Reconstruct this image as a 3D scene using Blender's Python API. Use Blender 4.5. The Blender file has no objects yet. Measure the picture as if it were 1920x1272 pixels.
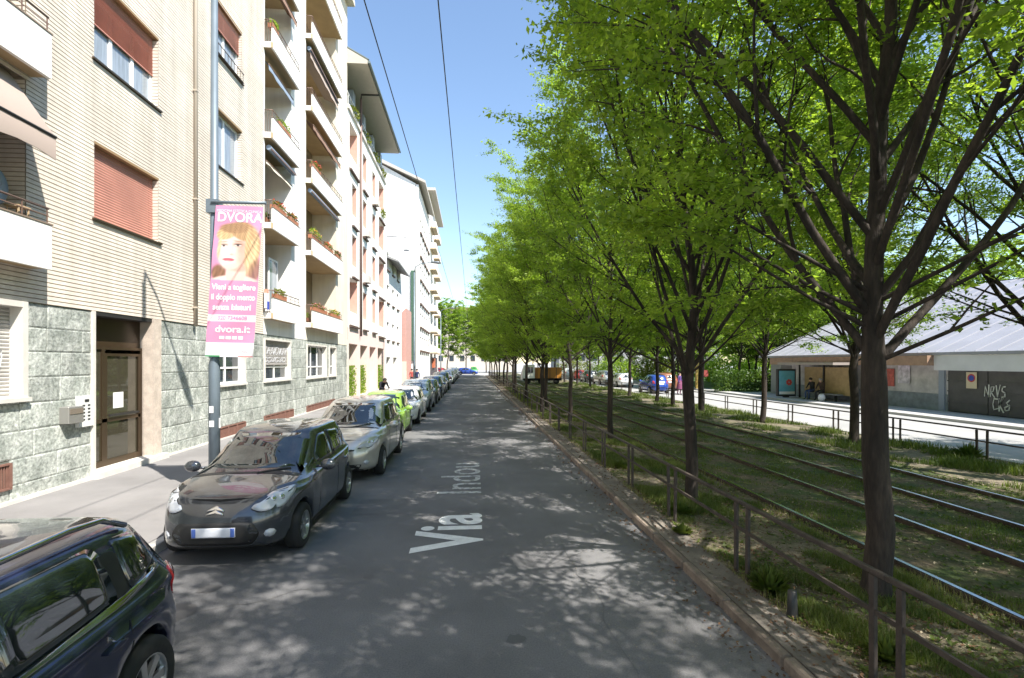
import bpy, bmesh, math, random
import numpy as np
from mathutils import Vector, Matrix
from mathutils.bvhtree import BVHTree
R = math.radians
SC = bpy.context.scene
COL = SC.collection
random.seed(7)

# ------------------------------------------------------------------ camera, light, exposure
cam_d = bpy.data.cameras.new('camera'); cam = bpy.data.objects.new('camera', cam_d); COL.objects.link(cam)
cam.location = (0, 0, 2.5); cam.rotation_euler = (R(90), 0, -math.atan(75/960))
cam_d.sensor_width = 36; cam_d.lens = 18; cam_d.shift_y = 44/1920
cam_d.clip_start = 0.05; cam_d.clip_end = 3000
SC.camera = cam
SUN_DIR = Vector((1, -1.0, 1.83)).normalized()          # towards the sun
SUN_EL = math.asin(SUN_DIR.z); SUN_AZ = math.atan2(SUN_DIR.x, SUN_DIR.y)
world = bpy.data.worlds.new('World'); SC.world = world; world.use_nodes = True
nt = world.node_tree
for n in list(nt.nodes): nt.nodes.remove(n)
wo = nt.nodes.new('ShaderNodeOutputWorld'); bg = nt.nodes.new('ShaderNodeBackground'); sk = nt.nodes.new('ShaderNodeTexSky')
sk.sky_type = 'NISHITA'; sk.sun_disc = False; sk.sun_elevation = SUN_EL; sk.sun_rotation = SUN_AZ
sk.air_density = 1.2; sk.dust_density = 0.35; sk.ozone_density = 2.2; sk.altitude = 100
bg.inputs[1].default_value = 0.12
nt.links.new(sk.outputs[0], bg.inputs[0]); nt.links.new(bg.outputs[0], wo.inputs[0])
sun_d = bpy.data.lights.new('sun', 'SUN'); sun = bpy.data.objects.new('sun', sun_d); COL.objects.link(sun)
sun_d.energy = 5.0; sun_d.angle = R(0.5); sun_d.color = (1.0, 0.95, 0.87)
sun.rotation_euler = (-SUN_DIR).to_track_quat('-Z', 'Y').to_euler(); sun.location = (20, -20, 40)
SC.view_settings.view_transform = 'Standard'; SC.view_settings.look = 'None'
SC.view_settings.exposure = 1.17; SC.view_settings.gamma = 1
SC.view_settings.use_curve_mapping = False
SC.cycles.max_bounces = 8; SC.cycles.transparent_max_bounces = 8
SC.cycles.sample_clamp_indirect = 6

# ------------------------------------------------------------------ materials
MATS = {}
def mat(name, col, rough=0.8, metal=0.0, var=0.0, scale=4.0, fine=0.0, fscale=60.0, bump=0.0, bscale=40.0,
        spec=0.5, coat=0.0, objvar=0.0, streak=0.0, col2=None, thr=None, trans=0.0, stretch=None):
    if name in MATS: return MATS[name]
    m = bpy.data.materials.new(name); m.use_nodes = True; t = m.node_tree; N = t.nodes; L = t.links
    b = N['Principled BSDF']
    b.inputs['Roughness'].default_value = rough; b.inputs['Metallic'].default_value = metal
    b.inputs['Specular IOR Level'].default_value = spec
    b.inputs['Coat Weight'].default_value = coat; b.inputs['Coat Roughness'].default_value = 0.03
    c = tuple(col) + (1,)
    b.inputs['Base Color'].default_value = c
    tc = N.new('ShaderNodeTexCoord'); src = tc.outputs['Object']
    if stretch:
        mp = N.new('ShaderNodeMapping'); mp.inputs['Scale'].default_value = stretch; L.new(src, mp.inputs[0]); src = mp.outputs[0]
    out = None
    if objvar:
        oj = N.new('ShaderNodeObjectInfo'); vo = N.new('ShaderNodeVectorMath'); vo.operation = 'SCALE'; vo.inputs[0].default_value = (13, 29, 17); L.new(oj.outputs['Random'], vo.inputs['Scale'])
        va = N.new('ShaderNodeVectorMath'); va.operation = 'ADD'; L.new(src, va.inputs[0]); L.new(vo.outputs[0], va.inputs[1]); src = va.outputs[0]
    def noise(s, d=4):
        n = N.new('ShaderNodeTexNoise'); n.inputs['Scale'].default_value = s; n.inputs['Detail'].default_value = d
        n.inputs['Roughness'].default_value = 0.6; L.new(src, n.inputs['Vector']); return n.outputs['Fac']
    if var or col2:
        mx = N.new('ShaderNodeMix'); mx.data_type = 'RGBA'
        rp = N.new('ShaderNodeMapRange')
        lo, hi = thr if thr else (0.35, 0.65)
        rp.inputs['From Min'].default_value = lo; rp.inputs['From Max'].default_value = hi
        L.new(noise(scale), rp.inputs['Value']); L.new(rp.outputs[0], mx.inputs['Factor'])
        c1 = c; c2 = (tuple(col2) + (1,)) if col2 else tuple(max(0, x*(1-2*var)) for x in col) + (1,)
        if not col2: c1 = tuple(min(1, x*(1+var*.6)) for x in col) + (1,)
        mx.inputs[6].default_value = c1; mx.inputs[7].default_value = c2
        out = mx.outputs[2]
    def mult(o, fac, amt):
        hs = N.new('ShaderNodeMapRange'); hs.inputs['From Min'].default_value = 0.25; hs.inputs['From Max'].default_value = 0.75
        hs.inputs['To Min'].default_value = 1-amt; hs.inputs['To Max'].default_value = 1+amt; L.new(fac, hs.inputs['Value'])
        vm = N.new('ShaderNodeVectorMath'); vm.operation = 'SCALE'
        if o is None: vm.inputs[0].default_value = col
        else: L.new(o, vm.inputs[0])
        L.new(hs.outputs[0], vm.inputs['Scale']); return vm.outputs[0]
    if fine: out = mult(out, noise(fscale, 3), fine)
    if streak:
        mp2 = N.new('ShaderNodeMapping'); mp2.inputs['Scale'].default_value = (2.2, 2.2, .16); L.new(tc.outputs['Object'], mp2.inputs[0])
        ns = N.new('ShaderNodeTexNoise'); ns.inputs['Scale'].default_value = 1.6; ns.inputs['Detail'].default_value = 6; L.new(mp2.outputs[0], ns.inputs['Vector'])
        out = mult(out, ns.outputs['Fac'], streak)
    if objvar:
        oi = N.new('ShaderNodeObjectInfo'); out = mult(out, oi.outputs['Random'], objvar)
    if out is not None: L.new(out, b.inputs['Base Color'])
    if bump:
        bp = N.new('ShaderNodeBump'); bp.inputs['Strength'].default_value = bump; bp.inputs['Distance'].default_value = 0.02
        L.new(noise(bscale, 5), bp.inputs['Height']); L.new(bp.outputs[0], b.inputs['Normal'])
    if trans:
        b.inputs['Transmission Weight'].default_value = trans
    MATS[name] = m; return m

def leaf_mat(name, c1, c2, tr):
    m = bpy.data.materials.new(name); m.use_nodes = True; t = m.node_tree; N = t.nodes; L = t.links
    for n in list(N): N.remove(n)
    o = N.new('ShaderNodeOutputMaterial'); ge = N.new('ShaderNodeNewGeometry')
    n1 = N.new('ShaderNodeTexNoise'); n1.inputs['Scale'].default_value = 1.1; n1.inputs['Detail'].default_value = 2
    L.new(ge.outputs['Position'], n1.inputs['Vector'])
    mx = N.new('ShaderNodeMix'); mx.data_type = 'RGBA'; mx.inputs[6].default_value = c1+(1,); mx.inputs[7].default_value = c2+(1,)
    ad = N.new('ShaderNodeMath'); ad.operation = 'ADD'; ad.use_clamp = True
    mr = N.new('ShaderNodeMapRange'); mr.inputs['From Min'].default_value = .35; mr.inputs['From Max'].default_value = .65
    mr.inputs['To Min'].default_value = -.15; mr.inputs['To Max'].default_value = .55
    L.new(n1.outputs['Fac'], mr.inputs['Value'])
    rd = N.new('ShaderNodeMath'); rd.operation = 'MULTIPLY'; rd.inputs[1].default_value = .6
    L.new(ge.outputs['Random Per Island'], rd.inputs[0])
    L.new(mr.outputs[0], ad.inputs[0]); L.new(rd.outputs[0], ad.inputs[1]); L.new(ad.outputs[0], mx.inputs['Factor'])
    p = N.new('ShaderNodeBsdfPrincipled'); p.inputs['Roughness'].default_value = .5; p.inputs['Specular IOR Level'].default_value = .35
    L.new(mx.outputs[2], p.inputs['Base Color'])
    tb = N.new('ShaderNodeBsdfTranslucent')
    sc = N.new('ShaderNodeVectorMath'); sc.operation = 'MULTIPLY'; sc.inputs[1].default_value = (1.6, 1.72, .75)
    L.new(mx.outputs[2], sc.inputs[0]); L.new(sc.outputs[0], tb.inputs['Color'])
    ms = N.new('ShaderNodeMixShader'); ms.inputs[0].default_value = tr
    L.new(p.outputs[0], ms.inputs[1]); L.new(tb.outputs[0], ms.inputs[2]); L.new(ms.outputs[0], o.inputs[0])
    MATS[name] = m; return m

# ------------------------------------------------------------------ object helpers
def org(o):
    v = Vector((0, 0, 0))
    while o is not None: v = v + o.location; o = o.parent
    return v
def tag(o, label=None, cat=None, group=None, kind=None):
    if label: o['label'] = label
    if cat: o['category'] = cat
    if group: o['group'] = group
    if kind: o['kind'] = kind
    return o
def thing(name, loc, label, cat, group=None):
    o = bpy.data.objects.new(name, None); o.empty_display_size = .3; COL.objects.link(o); o.location = loc
    return tag(o, label, cat, group)
def link(name, me, parent=None, loc=None, kind=None):
    o = bpy.data.objects.new(name, me); COL.objects.link(o)
    if parent is not None: o.parent = parent
    if loc is not None: o.location = loc
    if kind: o['kind'] = kind
    return o
def np_mesh(name, V, F, m=None, smooth=False):
    V = np.asarray(V, dtype=np.float32); F = np.asarray(F, dtype=np.int32)
    me = bpy.data.meshes.new(name); k = F.shape[1]
    me.vertices.add(len(V)); me.vertices.foreach_set('co', V.ravel())
    me.loops.add(F.size); me.loops.foreach_set('vertex_index', F.ravel())
    me.polygons.add(len(F)); me.polygons.foreach_set('loop_start', np.arange(0, F.size, k, dtype=np.int32))
    me.update(calc_edges=True); me.validate()
    if smooth: me.polygons.foreach_set('use_smooth', np.ones(len(me.polygons), dtype=bool))
    if m: me.materials.append(m)
    return me

class MB:
    def __init__(s): s.v = []; s.f = []; s.sm = []; s.mi = []; s.cur = 0
    def face(s, pts, smooth=False):
        i = len(s.v); s.v += [tuple(p) for p in pts]; s.f.append(tuple(range(i, i+len(pts)))); s.sm.append(smooth); s.mi.append(s.cur)
    def box(s, x0, x1, y0, y1, z0, z1, bev=0.0):
        if x0 > x1: x0, x1 = x1, x0
        if y0 > y1: y0, y1 = y1, y0
        if z0 > z1: z0, z1 = z1, z0
        b = min(bev, (x1-x0)*.3, (y1-y0)*.3, (z1-z0)*.3)
        if b <= 0:
            i = len(s.v); s.v += [(x, y, z) for x in (x0, x1) for y in (y0, y1) for z in (z0, z1)]
            for q in ((0,1,3,2),(4,6,7,5),(0,4,5,1),(2,3,7,6),(0,2,6,4),(1,5,7,3)): s.f.append(tuple(i+k for k in q)); s.sm.append(False); s.mi.append(s.cur)
            return s
        bm = bmesh.new(); bmesh.ops.create_cube(bm, size=1)
        for v in bm.verts: v.co = Vector(((x0+x1)/2+v.co.x*(x1-x0), (y0+y1)/2+v.co.y*(y1-y0), (z0+z1)/2+v.co.z*(z1-z0)))
        bmesh.ops.bevel(bm, geom=bm.edges[:], offset=b, segments=1, affect='EDGES')
        i = len(s.v); bm.verts.index_update(); s.v += [tuple(v.co) for v in bm.verts]
        for f in bm.faces: s.f.append(tuple(i+v.index for v in f.verts)); s.sm.append(False); s.mi.append(s.cur)
        bm.free(); return s
    def tube(s, pts, r, n=8, cap=True, smooth=True):
        pts = [Vector(p) for p in pts]; rr = r if isinstance(r, (list, tuple)) else [r]*len(pts)
        i0 = len(s.v); up = None
        for k, p in enumerate(pts):
            d = (pts[min(k+1, len(pts)-1)] - pts[max(k-1, 0)])
            d = d.normalized() if d.length > 1e-9 else Vector((0,0,1))
            if up is None: up = Vector((0,0,1)) if abs(d.z) < .9 else Vector((1,0,0))
            a = d.cross(up).normalized(); b = a.cross(d).normalized(); up = b
            for j in range(n):
                t = 2*math.pi*j/n; q = p + (a*math.cos(t)+b*math.sin(t))*rr[k]; s.v.append(tuple(q))
        for k in range(len(pts)-1):
            for j in range(n):
                a = i0+k*n+j; b = i0+k*n+(j+1) % n; s.f.append((a, b, b+n, a+n)); s.sm.append(smooth); s.mi.append(s.cur)
        if cap:
            s.f.append(tuple(i0+j for j in range(n-1, -1, -1))); s.sm.append(False); s.mi.append(s.cur)
            e = i0+(len(pts)-1)*n; s.f.append(tuple(e+j for j in range(n))); s.sm.append(False); s.mi.append(s.cur)
        return s
    def lathe(s, prof, c, axis='x', n=24, smooth=True):
        # prof: list of (axial, radius)
        i0 = len(s.v); c = Vector(c)
        for a, r in prof:
            for j in range(n):
                t = 2*math.pi*j/n; u, w = r*math.cos(t), r*math.sin(t)
                s.v.append(tuple(c + (Vector((a, u, w)) if axis == 'x' else Vector((u, a, w)) if axis == 'y' else Vector((u, w, a)))))
        for k in range(len(prof)-1):
            for j in range(n):
                a = i0+k*n+j; b = i0+k*n+(j+1) % n; s.f.append((a, b, b+n, a+n)); s.sm.append(smooth); s.mi.append(s.cur)
        return s
    def disc(s, c, r, axis='x', n=24):
        c = Vector(c); P = []
        for j in range(n):
            t = 2*math.pi*j/n; u, w = r*math.cos(t), r*math.sin(t)
            P.append(c + (Vector((0, u, w)) if axis == 'x' else Vector((u, 0, w)) if axis == 'y' else Vector((u, w, 0))))
        s.face(P); return s
    def ball(s, c, rx, ry=None, rz=None, n=10, m=6, jit=0):
        ry = ry or rx; rz = rz or rx; i0 = len(s.v)
        for a in range(m+1):
            ph = math.pi*a/m
            for j in range(n):
                t = 2*math.pi*j/n; k = 1+random.uniform(-jit, jit)
                s.v.append((c[0]+rx*k*math.sin(ph)*math.cos(t), c[1]+ry*k*math.sin(ph)*math.sin(t), c[2]+rz*k*math.cos(ph)))
        for a in range(m):
            for j in range(n):
                p = i0+a*n+j; q = i0+a*n+(j+1) % n; s.f.append((p, p+n, q+n, q)); s.sm.append(True); s.mi.append(s.cur)
        return s
    def prism(s, poly, h0, h1, axis='x'):
        # poly in the other two axes (cyclic order), extruded from h0 to h1
        def P(a, b, h): return (h, a, b) if axis == 'x' else (a, h, b) if axis == 'y' else (a, b, h)
        n = len(poly); s.face([P(a, b, h0) for a, b in poly][::-1]); s.face([P(a, b, h1) for a, b in poly])
        for k in range(n):
            a = poly[k]; b = poly[(k+1) % n]; s.face([P(*a, h0), P(*b, h0), P(*b, h1), P(*a, h1)])
        return s
    def mesh(s, name, m, o=None):
        me = bpy.data.meshes.new(name)
        v = s.v if o is None else [(a-o.x, b-o.y, c-o.z) for a, b, c in s.v]
        me.from_pydata(v, [], s.f)
        me.polygons.foreach_set('use_smooth', s.sm)
        for x in (m if isinstance(m, (list, tuple)) else [m]):
            if not isinstance(x, str): me.materials.append(x)
        if any(s.mi): me.polygons.foreach_set('material_index', s.mi)
        bm = bmesh.new(); bm.from_mesh(me); bmesh.ops.remove_doubles(bm, verts=bm.verts, dist=1e-5)
        bmesh.ops.recalc_face_normals(bm, faces=bm.faces); bm.to_mesh(me); bm.free(); me.update()
        return me
    def build(s, name, m, parent=None, kind=None, loc=None):
        if loc is not None: o = Vector(loc)
        else: o = Vector((0, 0, 0))
        base = org(parent) if parent is not None else Vector((0,0,0))
        ob = link(name, s.mesh(name, m, base+o if parent is not None else o), parent, loc=tuple(o), kind=kind)
        return ob
def box(name, m, parent, *a, **k):
    kind = k.pop('kind', None); return MB().box(*a, **k).build(name, m, parent, kind=kind)
def copy_tree(o, parent=None):
    c = o.copy(); COL.objects.link(c)
    if parent is not None: c.parent = parent
    for ch in list(o.children): copy_tree(ch, c)
    return c
def text_mesh(s, size, extr=0.0, align='LEFT', bold=0.0, sx=1.0):
    cu = bpy.data.curves.new('lettering', 'FONT'); cu.body = s; cu.size = size; cu.extrude = extr; cu.align_x = align; cu.offset = bold
    o = bpy.data.objects.new('lettering', cu); COL.objects.link(o); o.scale = (sx, 1, 1)
    bpy.context.view_layer.update()
    me = bpy.data.meshes.new_from_object(o.evaluated_get(bpy.context.evaluated_depsgraph_get()))
    bpy.data.objects.remove(o); bpy.data.curves.remove(cu)
    if sx != 1: me.transform(Matrix.Diagonal((sx, 1, 1, 1)))
    return me
ORD = 'first second third fourth fifth sixth seventh eighth ninth tenth eleventh twelfth thirteenth fourteenth fifteenth sixteenth seventeenth eighteenth nineteenth twentieth'.split()
def ordw(i): return ORD[i] if i < 20 else ('twenty-' + ORD[i-20] if i < 29 else 'thirtieth')

# palette
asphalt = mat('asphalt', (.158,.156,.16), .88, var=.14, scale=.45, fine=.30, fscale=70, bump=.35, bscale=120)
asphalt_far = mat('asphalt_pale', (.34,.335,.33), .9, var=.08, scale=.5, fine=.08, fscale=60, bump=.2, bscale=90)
pavem = mat('pavement_asphalt', (.215,.205,.20), .9, var=.10, scale=.6, fine=.09, fscale=80, bump=.25, bscale=110)
kerbm = mat('kerb_stone_brown', (.25,.20,.16), .85, var=.2, scale=3, fine=.15, fscale=40, bump=.3, bscale=50, objvar=.12)
kerbg = mat('kerb_stone_grey', (.38,.37,.35), .85, var=.1, scale=3, fine=.1, bump=.3, objvar=.1)
soil = mat('soil', (.13,.10,.065), .95, col2=(.055,.082,.02), scale=1.5, thr=(.42,.60), fine=.5, fscale=20, bump=.9, bscale=14)
soil_dry = mat('dry_soil', (.17,.14,.10), .95, col2=(.075,.08,.03), scale=1.7, thr=(.45,.63), fine=.5, fscale=22, bump=.9, bscale=18)
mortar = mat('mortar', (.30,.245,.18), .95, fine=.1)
brickm = mat('cream_brick', (.65,.58,.495), .85, streak=.14, var=.05, scale=.5, fine=.10, fscale=9, bump=.15, bscale=30, stretch=(1,1,3))
plw = mat('white_plaster', (.76,.74,.70), .85, streak=.09, var=.035, scale=.6, fine=.03)
plc = mat('cream_plaster', (.66,.60,.49), .85, streak=.10, var=.05, scale=.7, fine=.04)
plbeige = mat('beige_plaster', (.50,.41,.29), .88, var=.08, scale=1, fine=.05)
stonem = mat('green_stone', (.43,.445,.41), .6, streak=.22, col2=(.22,.24,.215), scale=3.4, thr=(.34,.66), fine=.5, fscale=19, bump=.8, bscale=16, objvar=.12)
stonep = mat('pink_stone', (.52,.44,.37), .6, var=.1, scale=5, fine=.18, fscale=50)
whitest = mat('white_stone', (.60,.57,.52), .6, var=.06, scale=3)
whitem = mat('white_paint', (.78,.78,.76), .45)
redsh = mat('terracotta_shutter', (.58,.27,.205), .6, var=.06, scale=2)
greysh = mat('grey_shutter', (.33,.31,.29), .6, var=.08, scale=3)
glassd = mat('window_glass', (.035,.045,.055), .04, spec=.9)
glassb = mat('window_glass_bright', (.12,.16,.20), .06, spec=1.0)
steel = mat('grey_steel', (.20,.225,.25), .42, metal=.6, var=.1, scale=2)
dark = mat('dark_metal', (.035,.033,.032), .5, metal=.3)
bronze = mat('bronze_frame', (.10,.07,.042), .35, metal=.7)
rustm = mat('rusty_brown_paint', (.065,.05,.042), .6, var=.2, scale=6, fine=.2, fscale=30, bump=.2)
ventm = mat('rust_red_grille', (.20,.10,.075), .7, var=.1, scale=8)
# ------------------------------------------------------------------ ground, road, kerbs, median, tracks
XF = -7.7                      # street face of the houses on the west side
def sheet(name, m, x0, x1, y0, y1, z, nx=1, ny=1, bump=0.0, seed=0):
    rng = np.random.RandomState(seed)
    xs = np.linspace(x0, x1, nx+1); ys = np.linspace(y0, y1, ny+1)
    X, Y = np.meshgrid(xs, ys, indexing='ij'); Z = np.full_like(X, z)
    if bump:
        Z += bump*(np.sin(X*2.1+np.sin(Y*.9)*2)*.5+np.sin(Y*1.7+X*.8)*.5+rng.uniform(-.5, .5, X.shape)*.6)
        Z[0, :] = Z[-1, :] = z
    V = np.stack([X, Y, Z], -1).reshape(-1, 3)
    i = np.arange(nx)[:, None]*(ny+1)+np.arange(ny)[None, :]; i = i.ravel()
    F = np.stack([i, i+ny+1, i+ny+2, i+1], -1)
    o = link(name, np_mesh(name, V, F, m, smooth=bump > 0)); o['kind'] = 'structure'; return o
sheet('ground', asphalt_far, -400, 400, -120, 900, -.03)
sheet('road', asphalt, -4.1, 2.53, -25, 97, 0)
sheet('cross_road', mat('cross_road_asphalt', (.36,.345,.325), .9, var=.07, scale=.5), -60, 60, 97, 113, .004)
b = MB().box(XF-.4, -4.24, -25, 96, -.02, .13); o = b.build('pavement', pavem, kind='structure')
# left kerb: individual stones
ks = MB().box(-4.24, -4.1, 0, .985, -.02, .125, bev=.012).mesh('kerb_stone', kerbg)
kr = thing('kerb', (0,0,0), None, None); kr['kind'] = 'structure'
for k in range(34): link('kerb_stone', ks, kr, loc=(0, k*1.0-2, 0))
box('kerb_strip', kerbg, kr, -4.24, -4.1, 32, 96, -.02, .125)
kr2 = thing('kerb', (0,0,0), None, None); kr2['kind'] = 'structure'
ks2 = MB().box(2.53, 2.63, 0, .99, -.02, .105, bev=.018).mesh('kerb_stone', kerbm)
for k in range(42): link('kerb_stone', ks2, kr2, loc=(random.uniform(-.006,.006), k*1.0-1, random.uniform(-.006,.004)))
box('kerb_strip', kerbm, kr2, 2.53, 2.63, 41, 96, -.02, .105)
o = MB().box(2.63, 2.98, -25, 96, -.02, .098).build('footway', mat('footway_asphalt', (.19,.165,.14), .92, var=.2, scale=2.5, fine=.2, fscale=70, bump=.4, bscale=60), kind='structure')
sheet('tree_verge', soil_dry, 2.98, 4.95, -25, 96, .09, 16, 700, .022, 3)
sheet('track_bed', soil, 4.95, 10.1, -25, 130, .075, 30, 700, .018, 4)
sheet('tree_verge', soil_dry, 10.1, 12.95, -25, 96, .085, 16, 500, .022, 5)
# tram tracks: things with two rails each
railm = mat('rail_steel', (.42,.45,.50), .22, metal=1.0, var=.1, scale=1.5)
railr = mat('rail_rust', (.085,.06,.045), .8, metal=.2, var=.2, scale=6, bump=.3)
for lab, xs in (('tram track nearest the kerb railing, two rails in patchy grass', (5.07, 6.50)),
                ('tram track on the far side of the grass bed, nearer the shelter', (7.93, 9.36))):
    t = thing('tram_track', (xs[0]/2+xs[1]/2, 0, .08), lab, 'tram track', 'tram tracks in the grass')
    for x in xs:
        o = MB().box(x-.045, x+.045, -20, 125, .0, .138).build('rail', railr, t)
        MB().box(x-.026, x+.026, -20, 125, .138, .148).build('rail_head', railm, o)
# far kerb, carriageway and pavement
o = MB().box(12.95, 13.2, -25, 96, -.02, .11).build('kerb', kerbg, kind='structure')
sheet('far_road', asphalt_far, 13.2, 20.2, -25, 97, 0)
o = MB().box(20.2, 60, -25, 96, -.02, .12).build('far_pavement', mat('far_paving', (.42,.41,.40), .9, var=.06, scale=.6, fine=.06), kind='structure')
# worn white street name painted along the lane
paint = mat('road_paint', (.80,.80,.79), .8, var=.08, scale=5, fine=.12, fscale=50)
paintw = mat('road_paint_worn', (.50,.50,.495), .85, col2=(.2,.2,.195), scale=9, thr=(.46,.62))
def ground_text(s, size, x, y, sx, m, z=.004, bold=.03):
    me = text_mesh(s, size, 0, bold=bold)
    me.transform(Matrix.Translation((0,0,0))); me.materials.append(m)
    o = link('painted_lettering', me); o.location = (x, y, z); o.rotation_euler = (0, 0, R(90)); o.scale = (sx, 1, 1); return o
o = ground_text('Via', 1.34, .12, 6.82, 1.0, paint)
tag(o, 'white word Via painted lengthways on the shaded asphalt', 'road marking')
o = ground_text('Indou', 1.22, .17, 9.72, 1.1, paintw, bold=.008)
tag(o, 'worn second word of the painted street name, beyond Via', 'road marking')
# cracks, repair patches and stains of the asphalt, gully grates
crk = mat('crack_tar', (.125,.122,.12), .85); rc = random.Random(17)
def crack(x, y, dx, dy, n, w=.006):
    mb = MB(); p = [(x, y)]
    for k in range(n): p.append((p[-1][0]+dx+rc.gauss(0, .035), p[-1][1]+dy+rc.gauss(0, .05)))
    for a, c in zip(p, p[1:]):
        L_ = math.hypot(c[0]-a[0], c[1]-a[1])+1e-6; nx, ny = -(c[1]-a[1])/L_*w, (c[0]-a[0])/L_*w
        mb.face([(a[0]-nx, a[1]-ny, .0045), (c[0]-nx, c[1]-ny, .0045), (c[0]+nx, c[1]+ny, .0045), (a[0]+nx, a[1]+ny, .0045)])
    o = mb.build('road_crack', crk); o['kind'] = 'structure'
crack(-1.15, 9, .0, .22, 30, .004); crack(1.35, 3, -.01, .25, 40, .003); crack(-.4, 13, -.14, .1, 14); crack(.9, 6.2, .12, .14, 9, .004); crack(-3.7, 5, .16, .05, 12, .004)
pm_ = mat('asphalt_patch', (.145,.142,.145), .9, var=.1, scale=1, fine=.2, fscale=80, bump=.4, bscale=100)
for (a, c, d, e) in ((-.95, .35, 14.2, 17.5), (-2.0, -1.1, 8.6, 9.5), (.9, 2.1, 22, 30), (-1.9, -.6, 30, 37)): sheet('road_patch', pm_, a, c, d, e, .0035)
oilm = mat('oil_stain', (.09,.088,.088), .6)
for (x, y, r) in ((-3.0, 5.3, .28), (-2.9, 5.9, .12), (-1.2, 6.1, .07), (.4, 4.6, .09)):
    mb = MB(); mb.face([(x+r*math.cos(a)*rc.uniform(.7, 1.1), y+r*math.sin(a)*rc.uniform(.6, 1.2), .0042) for a in [k*.42 for k in range(15)]]); o = mb.build('oil_stain', oilm); o['kind'] = 'structure'
mh = MB().lathe([(0,0),(0,.30),(.006,.30),(.006,.0)], (-5.6, 12.6, .13), 'z', 28).build('manhole_cover', mat('cast_iron', (.17,.13,.11), .7, metal=.4, fine=.2, fscale=40, bump=.6, bscale=60))
tag(mh, 'round rusty manhole cover in the pale pavement by the dark hatchback', 'manhole cover')

# ------------------------------------------------------------------ walls
def wall_x(mb, x, y0, y1, z0, z1, holes=(), depth=.25):
    """wall face looking +x with rectangular holes (ya,yb,za,zb[,depth]) and their reveals"""
    ys = sorted({y0, y1, *[h[0] for h in holes], *[h[1] for h in holes]}); zs = sorted({z0, z1, *[h[2] for h in holes], *[h[3] for h in holes]})
    ys = [y for y in ys if y0 <= y <= y1]; zs = [z for z in zs if z0 <= z <= z1]
    for a, b2 in zip(ys, ys[1:]):
        for c, d in zip(zs, zs[1:]):
            ym, zm = (a+b2)/2, (c+d)/2
            if any(h[0] < ym < h[1] and h[2] < zm < h[3] for h in holes): continue
            mb.face([(x, a, c), (x, b2, c), (x, b2, d), (x, a, d)])
    for h in holes:
        ya, yb, za, zb = h[:4]; xd = x-(h[4] if len(h) > 4 else depth)
        mb.face([(x, ya, za), (x, ya, zb), (xd, ya, zb), (xd, ya, za)]); mb.face([(x, yb, za), (xd, yb, za), (xd, yb, zb), (x, yb, zb)])
        mb.face([(x, ya, zb), (x, yb, zb), (xd, yb, zb), (xd, ya, zb)]); mb.face([(x, ya, za), (xd, ya, za), (xd, yb, za), (x, yb, za)])
def courses(mb, x, y0, y1, z0, z1, holes, pitch=.08, gap=.017, d=.014):
    n = int((z1-z0)/pitch)
    for k in range(n):
        a = z0+k*pitch; c = a+pitch-gap; zm = (a+c)/2
        cuts = sorted([(h[0], h[1]) for h in holes if h[2] < zm < h[3]])
        y = y0; segs = []
        for h in cuts:
            if h[0] > y: segs.append((y, h[0]))
            y = max(y, h[1])
        if y < y1: segs.append((y, y1))
        for p, q in segs:
            xo = x+d+random.uniform(-.002, .002)
            mb.face([(xo, p, a), (xo, q, a), (xo, q, c), (xo, p, c)])
            mb.face([(xo, p, c), (xo, q, c), (x, q, c), (x, p, c)]); mb.face([(x, p, a), (x, q, a), (xo, q, a), (xo, p, a)])

B = thing('apartment_building', (XF-5, 13, .13), 'cream brick apartment block with green stone base and white balconies', 'building')
PX = 4.6; TOP = 24.6
SHW = (-6, 9.48)      # recess bay with balconies at the near end
main_w = [(11.08, 13.22, 5.45, 6.98), (11.08, 13.22, 8.72, 10.42), (11.08, 13.22, 12.05, 13.75), (11.08, 13.22, 15.4, 17.1), (11.08, 13.22, 18.7, 20.4)]
side_w = [(15.95, 17.8, 5.2, 6.9), (15.95, 17.8, 8.5, 10.2), (15.95, 17.8, 11.85, 13.5), (15.95, 17.8, 15.2, 16.9), (15.95, 17.8, 18.5, 20.2)]
LV = [4.14+3.35*i for i in range(6)]       # underside of each balcony slab
rec = [(6.2, 9.48, z+.22, z+3.35-.06, 1.15) for z in LV]
w_holes = [h+(.22,) for h in main_w+side_w]+rec
backing = MB(); wall_x(backing, XF, -6, 19.6, 3.55, TOP, w_holes); backing.build('wall', mortar, B)
cm = MB(); courses(cm, XF, -6, 19.6, 3.56, TOP-.3, w_holes); cm.build('brick_courses', brickm, B, kind='stuff')
# brick reveals on the far jamb of the windows and inside the recess
rv = MB()
for h in rec:
    x = XF-1.15
    k = h[2]
    while k < h[3]-.08:
        rv.face([(XF, h[1]-.006, k), (x, h[1]-.006, k), (x, h[1]-.006, k+.063), (XF, h[1]-.006, k+.063)])
        rv.face([(x+.006, h[0], k), (x+.006, h[1], k), (x+.006, h[1], k+.063), (x+.006, h[0], k+.063)]); k += .08
for h in main_w+side_w:
    k = h[2]
    while k < h[3]-.08:
        rv.face([(XF+.014, h[1]-.005, k), (XF-.2, h[1]-.005, k), (XF-.2, h[1]-.005, k+.063), (XF+.014, h[1]-.005, k+.063)]); k += .08
rv.build('brick_reveals', brickm, B, kind='stuff')
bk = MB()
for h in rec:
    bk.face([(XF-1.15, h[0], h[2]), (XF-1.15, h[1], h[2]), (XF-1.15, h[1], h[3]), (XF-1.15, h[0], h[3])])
bk.build('recess_wall', mortar, B)
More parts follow.
